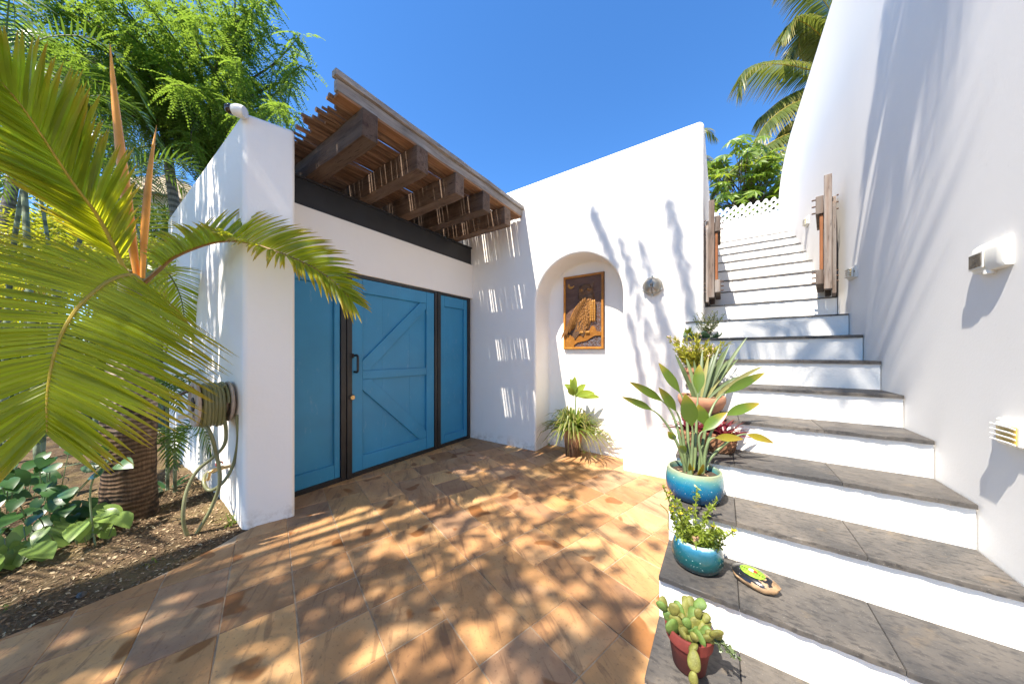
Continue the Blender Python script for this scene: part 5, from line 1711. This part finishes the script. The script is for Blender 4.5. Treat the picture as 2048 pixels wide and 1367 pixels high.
def leafmass(mb, c, R, n, s, r, flat=0.75, shell=0.5):
    """leaves through a lumpy volume"""
    c = Vector(c)
    sx = [(Vector((r.uniform(-1, 1), r.uniform(-1, 1), r.uniform(-.8, 1))), r.uniform(.35, .6)) for _ in range(7)]
    for k in range(n):
        o, rr = sx[k % 7]
        d = Vector((r.gauss(0, 1), r.gauss(0, 1), r.gauss(0, 1))).normalized() * rr * (shell + (1 - shell) * r.random())
        p = c + Vector(((o.x * 0.62 + d.x) * R[0], (o.y * 0.62 + d.y) * R[1], (o.z * 0.62 + d.z) * R[2]))
        if p.z < 0.02: continue
        ax = (d + Vector((r.uniform(-.6, .6), r.uniform(-.6, .6), r.uniform(-.7, .3)))).normalized()
        sd = ax.cross(Vector((r.uniform(-.5, .5), r.uniform(-.5, .5), 1))).normalized()
        l = s * r.uniform(.7, 1.25)
        nn = ax.cross(sd)
        m = p + ax * l * 0.45
        mb.add([p, m + sd * l * 0.25 + nn * l * 0.05, p + ax * l - nn * l * 0.06, m - sd * l * 0.25 + nn * l * 0.05, m], [(0, 1, 4), (1, 2, 4), (2, 3, 4), (3, 0, 4)])
sh = random.Random(77)
SHR = [(at(30, 470, 9.5), (1.5, 1.5, 1.9), 'dense green shrub at the far left behind the palm stems', L_BROAD), (at(150, 500, 8.6), (1.3, 1.3, 1.5), 'sunny yellow green shrub seen through the left palm fronds', L_BROADY),
       (at(270, 470, 9.0), (1.2, 1.2, 1.5), 'green shrub right behind the orange spear leaves', L_BROAD), (at(60, 390, 11), (2.0, 2.0, 2.4), 'tall leafy shrub rising at the back of the garden at left', L_BROADY),
       (at(200, 400, 12.0), (1.9, 1.9, 2.2), 'dark leafy shrub below the feather palms', L_DARK), (at(-120, 520, 8), (1.8, 1.8, 2.4), 'leafy shrub cut by the left edge of the photo', L_BROAD),
       (at(310, 560, 7.5), (0.9, 0.9, 1.1), 'low bright shrub by the far end of the garden wall', L_BROADY), (at(20, 700, 6.2), (1.3, 1.0, 1.2), 'dark shrub low under the left palm fronds', L_DARK),
       (at(190, 690, 5.6), (1.0, 0.8, 0.9), 'low shade shrub right behind the bottle palm trunk', L_DARK), (at(-60, 250, 9), (1.6, 1.6, 1.8), 'leafy shrub top behind the tall feather palm', L_BROAD)]
for c_, R, lab, ml in SHR:
    t = thing('shrub', lab, 'shrub', (c_.x, c_.y, 0), 'shrubs of the garden')
    b = MB()
    for k in range(6):
        b.tube(spline([(c_.x + sh.uniform(-.2, .2), c_.y + sh.uniform(-.2, .2), -0.1), c_ + Vector((sh.uniform(-.5, .5) * R[0], sh.uniform(-.5, .5) * R[1], -R[2] * 0.4)), c_ + Vector((sh.uniform(-.8, .8) * R[0], sh.uniform(-.8, .8) * R[1], sh.uniform(0, .6) * R[2]))], 8), [0.03 - 0.003 * q for q in range(9)], 5)
    build('branches', b, BARK, t, smooth=True)
    b = MB()
    leafmass(b, c_, R, int(1300 * max(1, R[0])), 0.15, sh)
    stuff(build('foliage', b, ml, t))

# thatched hut far behind the wall
THATCH = m_wood('dry_thatch', (0.30, 0.22, 0.13), (0.55, 0.45, 0.30), (3, 3, 1), 0.9, 0.6)
hc = at(345, 395, 12.5)
ht = thing('thatched_hut', 'pale thatched palapa roof beyond the garden wall', 'hut', (hc.x, hc.y, 0))
b = MB()
tr = random.Random(2)
for ring in range(7):
    r0, r1 = 0.15 + ring * 0.30, 0.15 + ring * 0.30 + 0.42
    z0_, z1_ = hc.z + 0.9 - ring * 0.22, hc.z + 0.9 - ring * 0.22 - 0.36
    for k in range(40 + ring * 26):
        a = tr.uniform(0, 2 * pi); da = 0.035
        b.add([(hc.x + r0 * cos(a), hc.y + r0 * sin(a), z0_ + 0.03), (hc.x + r1 * cos(a - da), hc.y + r1 * sin(a - da), z1_ + tr.uniform(-.05, .05)), (hc.x + r1 * cos(a + da), hc.y + r1 * sin(a + da), z1_ + tr.uniform(-.05, .05))], [(0, 1, 2)])
b.lathe([(2.15, hc.z - 0.62), (0.02, hc.z + 0.88)], (hc.x, hc.y, 0), 24)
build('roof', b, THATCH, ht)
b = MB(); b.lathe([(1.75, 0.0), (1.75, hc.z - 0.5)], (hc.x, hc.y, 0), 8); build('wall', b, STUCCO, ht)

# ------------------------------------------------------------------ planting at the foot of the bottle palm
L_SYN = m_leaf('arrow_leaf', (0.17, 0.28, 0.075), (0.34, 0.48, 0.12), 0.35, tw=0.3, var=0.35)
L_SYND = m_leaf('dark_arrow_leaf', (0.035, 0.095, 0.028), (0.12, 0.26, 0.05), 0.3, tw=0.25, var=0.35)
def heart(mb, p, ax, up, l, w, lobes=0.22):
    """arrow / heart shaped leaf with a midrib fold"""
    ax = ax.normalized(); S = ax.cross(up).normalized(); N = S.cross(ax)
    O = [(0.0, 0.0), (-lobes, 0.30), (-lobes * 0.7, 0.62), (0.08, 0.92), (0.30, 1.0), (0.52, 0.84), (0.74, 0.52), (0.90, 0.22), (1.0, 0.0)]
    mid = [(0.0), (0.0), (0.0), (0.10), (0.30), (0.52), (0.74), (0.90), (1.0)]
    vs, fs = [], []
    for (x, y), m in zip(O, mid):
        bend = lambda xx: -0.22 * l * max(0, xx) ** 2
        vs += [p + ax * (x * l) + S * (y * w) + N * (0.16 * y * w + bend(x)), p + ax * (x * l) - S * (y * w) + N * (0.16 * y * w + bend(x)), p + ax * (m * l) + N * bend(m)]
    for k in range(8):
        a = k * 3
        fs += [(a, a + 3, a + 5, a + 2), (a + 2, a + 5, a + 4, a + 1)]
    mb.add(vs, fs)
pl = random.Random(17)
def leafplant(label, centres, n, size, ml, stem_h, name='arrowhead_plant', group='arrowhead plants in the bed', fronty=0.0):
    cx = sum(c.x for c in centres) / len(centres); cy = sum(c.y for c in centres) / len(centres)
    t = thing(name, label, 'plant', (cx, cy, 0.0), group)
    for k in range(n):
        c_ = centres[k % len(centres)]
        a = pl.uniform(0, 2 * pi)
        rr = pl.uniform(0.0, 0.16)
        root = Vector((c_.x + rr * 0.5 * cos(a), c_.y + rr * 0.5 * sin(a), 0.01))
        h = stem_h * pl.uniform(0.35, 1.1)
        p = Vector((c_.x + rr * cos(a), c_.y + rr * sin(a), h))
        b = MB(); b.tube([root, root.lerp(p, 0.6) + Vector((0, 0, 0.02)), p], 0.0035, 5)
        st = build('leaf_stalk', b, L_STEM, t, smooth=True)
        out = Vector((cos(a), sin(a), 0)) * 0.7 + (CAM - p).normalized() * 0.9
        out.z = pl.uniform(-.75, -.15)
        upv = Vector((0, 0, 1)) + (CAM - p).normalized() * 0.5 + Vector((pl.uniform(-.4, .4), pl.uniform(-.4, .4), 0))
        b = MB(); l = size * pl.uniform(0.65, 1.2); heart(b, p, out, upv, l, l * 0.40)
        build('leaf', b, ml, st, smooth=True)
F0 = lambda u, v: at(u, v, 604.3 * 1.4 / (v - 705.6))
leafplant('pale arrow leaved plant at the left edge of the soil bed', [F0(15, 1140), F0(60, 1110), F0(-30, 1150)], 22, 0.150, L_SYN, 0.16)
leafplant('pale arrow leaved plant in front of the bottle palm trunk', [F0(190, 1085), F0(230, 1060), F0(150, 1095)], 26, 0.125, L_SYN, 0.20)
leafplant('dark green arrow leaved plant left of the trunk', [F0(120, 1070), F0(80, 1050), F0(160, 1060)], 26, 0.125, L_SYND, 0.30)
leafplant('dark leaved plant far behind at the left of the bed', [F0(40, 1010), F0(100, 1000), F0(10, 1040)], 22, 0.15, L_SYND, 0.42)
t = thing('climbing_philodendron', 'round leaved climber with four leaves in front of the palm trunk', 'plant', (-0.3, -3.62, 0.0))
hubp = at(222, 918, 2.22)
b = MB(); b.tube(spline([(-0.28, -3.66, 0.0), at(180, 1000, 2.2), at(190, 950, 2.2), hubp], 12), 0.006, 6); build('stem', b, L_STEM, t, smooth=True)
for (u, v, a, l) in ((210, 905, 1.9, 0.085), (195, 935, 2.7, 0.105), (240, 925, -0.2, 0.12), (205, 945, 3.6, 0.10), (152, 880, 2.4, 0.09), (118, 935, 2.9, 0.10), (150, 985, 3.0, 0.11), (140, 1000, 2.5, 0.10)):
    p = at(u, v, 2.22)
    b = MB(); b.tube([hubp, hubp.lerp(p, .5) + Vector((0, 0, .01)), p], 0.003, 5)
    st = build('leaf_stalk', b, L_STEM, t, smooth=True)
    ax = RX * cos(a) + Vector((0, 0, sin(a) * 0.5)) - RY * 0.25
    b = MB(); heart(b, p, ax, Vector((0, 0, 1)) - RY * 0.8, l, l * 0.42, 0.05); build('leaf', b, L_SYND, st, smooth=True)
# small palms and strap plants in the shade right of the trunk
for k, (u, v, d, R) in enumerate(((335, 800, 3.0, 0.42), (350, 905, 2.95, 0.38), (30, 880, 3.2, 0.6))):
    c_ = at(u, v, d)
    t = thing('palm_seedling', ('small palm seedling with hanging fronds at hose reel height', 'low dark palm seedling between trunk and garden wall', 'low palm seedling in deep shade at the left edge')[k], 'palm', (c_.x, c_.y, 0), 'palm seedlings in the bed')
    b = MB(); b.tube([(c_.x, c_.y, 0), c_], 0.014, 7); build('stem', b, STEMG, t, smooth=True)
    for P in arcs(c_, 8, R, 0.22, 0.30, pl):
        frond(P, t, 'frond', L_PALMD, M_RACHG, 18, 0.17, 58, 0.25, 0.35, 0.0075, None, 0.15, False, 0.005, 10, 3)
for k, (u, v) in enumerate(((335, 985), (372, 1000), (10, 1060))):
    c_ = F0(u, v)
    t = thing('strap_lily', ('dark strap leaved lily at the foot of the trunk, right side', 'small strap leaved lily near the hose loop', 'strap leaved lily in the shade at the left edge')[k], 'plant', c_, 'strap lilies in the bed')
    for q in range(9):
        a = 2.4 * q
        d = Vector((cos(a), sin(a), pl.uniform(.5, 1.3))).normalized() * pl.uniform(.22, .40) * (0.6 if k == 1 else 1)
        b = MB(); P = [c_ + d * s + Vector((0, 0, -0.16 * s * s)) for s in (0, .2, .4, .6, .8, 1)]
        b.ribbon(P, [.010, .017, .019, .017, .011, .001], Vector((-sin(a), cos(a), 0)), 0.35)
        build('leaf', b, L_SYND, t, smooth=True)
# litter, grass, pebbles
def litter(name, mat, n, f, kind='stuff'):
    b = MB()
    for k in range(n):
        x, y = f()
        if x > patio_edge(min(y, -2.98)) - 0.01 or y > -3.0: continue
        z_ = soil_z(x, y) + 0.003
        s = pl.uniform(.005, .018)
        M = Matrix.Translation((x, y, z_)) @ Matrix.Rotation(pl.uniform(0, 6.3), 4, 'Z') @ Matrix.Rotation(pl.uniform(-.5, .5), 4, 'X') @ Matrix.Rotation(pl.uniform(-.4, .4), 4, 'Y')
        b.add([M @ Vector(p) for p in ((-s, 0, 0), (0, s * .45, s * .2), (s, 0, 0), (0, -s * .45, s * .2))], [(0, 1, 2, 3)])
    return stuff(build(name, b, mat))
def fpos():
    return pl.uniform(-1.6, 0.5), pl.uniform(-4.3, -3.0)
litter('leaf_litter', m_plain('dry_litter', (0.22, 0.14, 0.075), 0.9, var=0.6, scale=90), 3800, fpos)
litter('pale_wood_chips', m_plain('pale_chips', (0.45, 0.34, 0.20), 0.9, var=0.4, scale=90), 1500, fpos)
b = MB()
for (u, v, n, h) in ((468, 1045, 22, 0.10), (440, 1040, 10, 0.06), (418, 1050, 12, 0.06), (130, 1170, 12, 0.04), (10, 1225, 14, 0.05), (300, 1130, 8, 0.04), (480, 1030, 16, 0.12), (455, 1052, 14, 0.05)):
    c_ = F0(u, v)
    for q in range(n):
        a = pl.uniform(0, 6.3); d = Vector((cos(a) * .6, sin(a) * .6, 1)).normalized() * h * pl.uniform(.5, 1.2)
        p = c_ + Vector((pl.uniform(-.03, .03), pl.uniform(-.03, .03), 0))
        b.ribbon([p, p + d * .6, p + d + Vector((d.x * .4, d.y * .4, -h * .15))], [.003, .0025, .0004], Vector((-sin(a), cos(a), 0)), 0.2, 2)
stuff(build('grass_tufts', b, m_leaf('grass_blade', (0.10, 0.18, 0.025), (0.35, 0.45, 0.05), 0.5)))
def pebble(label, p, r, mat):
    b = MB(); n_ = 10
    b.lathe([(0.0, -r * .5), (r * .7, -r * .4), (r, 0.0), (r * .75, r * .4), (0.0, r * .55)], p, 12, Matrix.Diagonal((1.4, 0.9, 1.0)), 0.1)
    o = build('pebble', b, mat, None, smooth=True)
    tag(o, label, 'stone', 'stones in the bed')
pebble('dark grey stone lying at the edge of the soil bed', F0(163, 1192) + Vector((0, 0, 0.01)), 0.022, SLATE)
pebble('small reddish stone in the shade behind the trunk', F0(346, 958) + Vector((0, 0, 0.02)), 0.026, m_plain('red_stone', (0.40, 0.08, 0.04), 0.6))

# ------------------------------------------------------------------ coconut palms and leafy tree beyond the stairs
def coco(label, base, top, fronds, r=0.13, L=0.74, n=78, w=0.024, ml=L_COCO, yel=()):
    t = thing('coconut_palm', label, 'palm tree', base, 'coconut palms')
    base, top = Vector(base), Vector(top)
    b = trunk_mesh([base, base.lerp(top, 0.5) + Vector((0.25, 0.1, 0)), top], lambda s: r * (1.3 - 0.5 * s), 14, 36)
    build('trunk', b, TRUNKG, t, smooth=True)
    for k, P in enumerate(fronds):
        frond(P, t, 'frond', L_COCOY if k in yel else ml, M_RACHY, n, L, 60, -0.15, 0.75, w, None, 0.16, False, 0.022, 20, 3, 0.05)
    return t
A_ = at(1700, 180, 9.0)
coco('coconut palm whose drooping fronds show left of the high stair wall top', (A_.x + 0.5, A_.y + 0.4, 0), A_,
     [[at(*p) for p in q] for q in (
        ((1700, 180, 9.0), (1620, 140, 8.9), (1545, 128, 8.8), (1490, 140, 8.7), (1480, 180, 8.7)), ((1700, 180, 9.0), (1630, 175, 9.1), (1570, 195, 9.2), (1520, 235, 9.2)),
        ((1700, 150, 9.0), (1640, 70, 8.9), (1590, 40, 8.8), (1565, 75, 8.8)), ((1700, 140, 9.0), (1660, 20, 8.8), (1600, -40, 8.7), (1560, -30, 8.6)),
        ((1700, 180, 9.0), (1780, 80, 9.0), (1850, 60, 9.0), (1900, 120, 9.0)), ((1700, 180, 9.0), (1640, 210, 9.5), (1590, 260, 9.8), (1570, 310, 9.9)), ((1690, 160, 9.0), (1640, 110, 9.5), (1600, 90, 10), (1575, 110, 10.3)), ((1700, 180, 9.0), (1640, 190, 8.7), (1580, 210, 8.5), (1530, 250, 8.4), (1505, 300, 8.4)), ((1700, 160, 9.0), (1650, 90, 9.2), (1610, 70, 9.4), (1580, 100, 9.5), (1565, 150, 9.5)))])
B_ = at(1690, 270, 8.2)
coco('lower coconut palm with a yellowing frond above the white lattice', (B_.x + 0.3, B_.y + 0.5, 0), B_,
     [[at(*p) for p in q] for q in (
        ((1690, 270, 8.2), (1600, 262, 8.1), (1530, 292, 8.0), (1465, 340, 7.9), (1425, 385, 7.9)), ((1690, 280, 8.2), (1610, 300, 8.0), (1565, 350, 7.9), (1535, 410, 7.8)), ((1690, 270, 8.2), (1620, 240, 8.4), (1575, 250, 8.6), (1545, 285, 8.7)),
        ((1690, 270, 8.2), (1640, 330, 8.3), (1590, 390, 8.3), (1575, 430, 8.3)), ((1690, 270, 8.2), (1610, 280, 7.8), (1540, 320, 7.6), (1490, 370, 7.5), (1465, 410, 7.5)))], 0.12, 0.62, 76, 0.021, yel=(1,))
C_ = at(1360, 330, 11.5)
coco('distant palm whose frond tip peeks over the end of the niche wall', (C_.x, C_.y, 0), C_,
     [[at(*p) for p in q] for q in (((1360, 330, 11.5), (1385, 275, 11.4), (1410, 258, 11.4), (1432, 275, 11.3)), ((1360, 330, 11.5), (1330, 330, 11.5), (1300, 350, 11.5), (1280, 400, 11.5)), ((1360, 330, 11.5), (1390, 310, 11.5), (1420, 320, 11.5), (1440, 370, 11.5)))], 0.11, 0.45, 40, 0.018)
sc = at(1495, 375, 7.4)
t = thing('umbrella_tree', 'bright green tree of finger leaf clusters above the white lattice', 'tree', (sc.x, sc.y, 3.0))
b = MB()
ut = random.Random(9)
tips = []
for k in range(150):
    p = sc + RX * ut.uniform(-1.0, .95) + RY * ut.uniform(-.8, .8) + Vector((0, 0, ut.uniform(-1.2, .75)))
    b.tube(spline([(sc.x, sc.y, 3.0), (sc.x + ut.uniform(-.2, .2), sc.y + ut.uniform(-.2, .2), sc.z - 0.8), p], 8), [0.03 - 0.0032 * q for q in range(9)], 5)
    tips.append(p)
build('limbs', b, BARK, t, smooth=True)
b = MB()
for p in tips:
    for q in range(3):
        h = p + rv(0.14)
        up = (Vector((0, 0, 1)) + (CAM - h).normalized() * 0.6 + rv(.4)).normalized()
        s1 = up.orthogonal().normalized(); s2 = up.cross(s1)
        for m in range(8):
            a = 2 * pi * m / 8
            d = (s1 * cos(a) + s2 * sin(a) - up * 0.25).normalized()
            l = ut.uniform(.17, .26)
            sd = d.cross(up).normalized()
            b.add([h, h + d * l * .5 + sd * l * .17, h + d * l - up * 0.03, h + d * l * .5 - sd * l * .17], [(0, 1, 2, 3)])
stuff(build('crown', b, m_leaf('umbrella_leaf', (0.125, 0.215, 0.025), (0.50, 0.60, 0.05), 0.35, tw=0.4), t))

# ------------------------------------------------------------------ trees behind and beside the viewer (their shade falls into the court)
SH = lambda p, tt: Vector(p) - SUN * tt
sd_ = random.Random(41)
def lit(x, y):
    """share of the paving left open to the sun by the tree's crown at x, y"""
    v = 0.10
    for (a, c_, ra, rc, ang, amt) in ((2.75, -0.75, 0.55, 0.55, 0, 1.0), (2.15, -1.15, 0.60, 0.22, 0.9, 0.75), (1.60, -1.55, 0.50, 0.13, 1.1, 1.0), (1.15, -1.85, 0.25, 0.08, 1.1, 0.6), (1.55, -2.25, 0.45, 0.14, 0.9, 0.75), (2.05, -2.0, 0.30, 0.16, 0.8, 0.6), (2.45, -1.7, 0.28, 0.14, 0.8, 0.8), (2.45, -2.55, 0.22, 0.12, 0.8, 0.8), (1.75, -2.75, 0.22, 0.08, 1.0, 0.7), (2.95, -1.55, 0.24, 0.40, 0.1, 0.9), (0.75, -2.72, 0.50, 0.34, 1.25, 1.2), (0.60, -3.2, 0.40, 0.30, 1.3, 1.2), (0.3, -3.6, 0.4, 0.3, 1.3, 1.1), (2.75, -2.2, 0.2, 0.25, 0.3, 0.6), (2.2, -3.0, 0.15, 0.10, .8, .5)):
        dx, dy = x - a, y - c_
        p, q = dx * cos(ang) + dy * sin(ang), -dx * sin(ang) + dy * cos(ang)
        e = (p / ra) ** 2 + (q / rc) ** 2
        if e < 1.6: v = max(v, amt * min(1, 1.6 - e))
    return v
st_ = thing('shade_tree', 'broad leafy tree standing behind the viewer, casting the dappled shade', 'tree', (-1.4, -8.6, 0))
hub = Vector((-0.6, -7.8, 5.2))
build('trunk', trunk_mesh([(-1.4, -8.6, -0.05), (-1.3, -8.4, 2.4), hub], lambda s: 0.26 * (1.1 - 0.5 * s), 14, 24), BARK, st_, smooth=True)
b, lb = MB(), MB()
nl = 0
tries = 0
while nl < 1600 and tries < 60000:
    tries += 1
    x, y = sd_.uniform(0.0, 3.12), sd_.uniform(-4.7, -0.15)
    if x < 0.35 and y < -2.9: continue
    if sd_.random() < lit(x, y) ** 0.5: continue
    tt = sd_.uniform(3.7, 5.2)
    c_ = SH((x, y, 0), tt)
    for q in range(5):
        p = c_ + rv(0.07)
        ax = (rv(1) + Vector((0, 0, -0.3))).normalized()
        s1 = ax.cross(Vector((sd_.uniform(-.4, .4), sd_.uniform(-.4, .4), 1))).normalized()
        l = sd_.uniform(.09, .15)
        b.add([p, p + ax * l * .5 + s1 * l * .28, p + ax * l, p + ax * l * .5 - s1 * l * .28], [(0, 1, 2, 3)])
    nl += 1
    if nl % 40 == 0:
        lb.tube(spline([hub, hub.lerp(c_, .5) + Vector((0, 0, .3)), c_], 10), [0.05 - 0.0045 * q for q in range(11)], 5)
build('limbs', lb, BARK, st_, smooth=True)
stuff(build('crown', b, L_BROAD, st_))
# the side of its crown that hangs over the planting and shades the garden wall
cr, limbs = MB(), MB()
hub2 = Vector((-3.2, -6.6, 6.0))
limbs.tube(spline([hub, (hub + hub2) / 2 + Vector((0, 0, .5)), hub2], 12), [0.10 - 0.004 * q for q in range(13)], 7)
for k in range(640):
    x, z_ = fr_.uniform(-3.3, 0.30), fr_.uniform(0.5, 3.4)
    if z_ < 1.4 and (x > -0.7 or fr_.random() < 0.35): continue
    if -0.85 < x < -0.15 and z_ > 1.0 and fr_.random() < 0.75: continue
    p = Vector((x, -2.99, z_)) - SUN * fr_.uniform(1.75, 3.0)
    spray(cr, p + Vector((0, 0, .15)), Vector((fr_.uniform(-.5, .5), fr_.uniform(-.5, .5), -1)), fr_.uniform(.25, .42), 8, 0.12, 0.030, fr_)
    if k % 14 == 0:
        limbs.tube(spline([hub2, hub2.lerp(p, 0.5) + Vector((0, 0, 0.5)), p + Vector((0, 0, .15))], 10), [0.035 - 0.0028 * q for q in range(11)], 5)
build('limbs', limbs, BARK, st_, smooth=True)
stuff(build('crown', cr, L_FEATH, st_))

# coconut palm rooted beyond the stair wall, its trunk leaning over the wall above the frame
T_ = Vector((3.42, -2.86, 6.45))
def towards(dx, dy, dz, k=0.35):
    return [T_, T_ + Vector((dx * .35, dy * .35, max(0.1, dz * .1) + k)), T_ + Vector((dx * .75, dy * .75, dz * .45 + k * .8)), T_ + Vector((dx, dy, dz))]
palm_ = thing('coconut_palm', 'coconut palm leaning over the high stair wall, above the photo', 'palm tree', (7.2, -1.4, 0), 'coconut palms')
build('trunk', trunk_mesh([(7.2, -1.4, -.05), (6.3, -1.8, 2.4), (5.3, -2.2, 4.4), (4.6, -2.45, 5.25), (3.92, -2.66, 5.85), (3.56, -2.82, 6.22), T_], lambda s: 0.105 * (1.3 - 0.5 * s), 14, 50), TRUNKG, palm_, smooth=True)
for P in (towards(.9, -1.3, .6), towards(-.3, -1.7, .7), towards(-1.4, -1.1, .9), towards(1.6, -.6, .3), towards(1.5, .5, .2)):
    frond(P, palm_, 'frond', L_COCO, M_RACHY, 48, 0.5, 60, -0.15, 0.75, 0.020, None, 0.16, False, 0.022, 20, 3, 0.05)
for (W, tt) in (([(2.05, 3.25), (2.2, 2.85), (2.36, 2.45)], 3.3), ([(2.40, 2.8), (2.6, 2.1), (2.8, 1.3), (2.95, .5)], 3.5), ([(2.62, 2.75), (2.85, 1.9), (3.02, 1.2), (3.14, .4)], 3.6), ([(2.93, 3.1), (3.08, 2.3), (3.18, 1.5)], 3.3), ([(2.50, 1.9), (2.62, 1.3), (2.74, .6)], 3.6), ([(2.75, 2.2), (2.92, 1.5), (3.04, .8)], 3.4)):
    f = (4.5 - W[0][1]) / (W[0][1] - W[1][1])
    W = [(W[0][0] + (W[0][0] - W[1][0]) * f, 4.5)] + W
    P = [T_] + [Vector((x, 0.0, z)) - SUN * tt for x, z in W]
    ln = [(P[q + 1] - P[q]).length for q in range(len(P) - 1)]
    frond(P, palm_, 'hanging_frond', L_COCO, M_RACHO, 50, 0.46, 24, 0.1, 0.1, 0.0150, Vector((0.2, -1, 0)), (ln[0] + ln[1]) / sum(ln), False, 0.004, 24, 3, 0.26)
# a short frond along the trunk: feathery edge beside the trunk's own shadow on the wall
for W in ([(-1.55, 3.9), (-1.25, 3.2), (-.85, 2.4), (-.55, 1.75)], [(-.55, 2.5), (-.38, 1.9), (-.30, 1.4)], [(-.30, 2.0), (-.10, 1.6), (.1, 1.2)]):
    P = [T_] + [Vector((4.3, y, z)) - SUN * 2.3 for y, z in W]
    frond(P, palm_, 'hanging_frond', L_COCO, M_RACHO, 50, 0.30, 22, 0.1, 0.1, 0.016, Vector((-1, 0.2, 0)), 0.4, False, 0.006, 20, 3, 0.12)
# young palm just outside the left edge; its frond stripes the paving by the pillar
Y_ = Vector((-0.75, -6.1, 2.35))
t = thing('young_palm', 'young palm left of the viewer, just outside the photo', 'palm tree', (-0.8, -6.25, 0))
build('trunk', trunk_mesh([(-.8, -6.25, -.03), (-.8, -6.2, 1.2), Y_], lambda s: 0.09 * (1.2 - .4 * s), 12, 18), TRUNKG, t, smooth=True)
for P in arcs(Y_, 9, 1.5, 0.5, 0.7, random.Random(6)):
    frond(P, t, 'frond', L_PALM, M_RACHY, 36, 0.42, 58, 0.3, 0.2, 0.012, None, 0.12, False, 0.012, 14, 3)
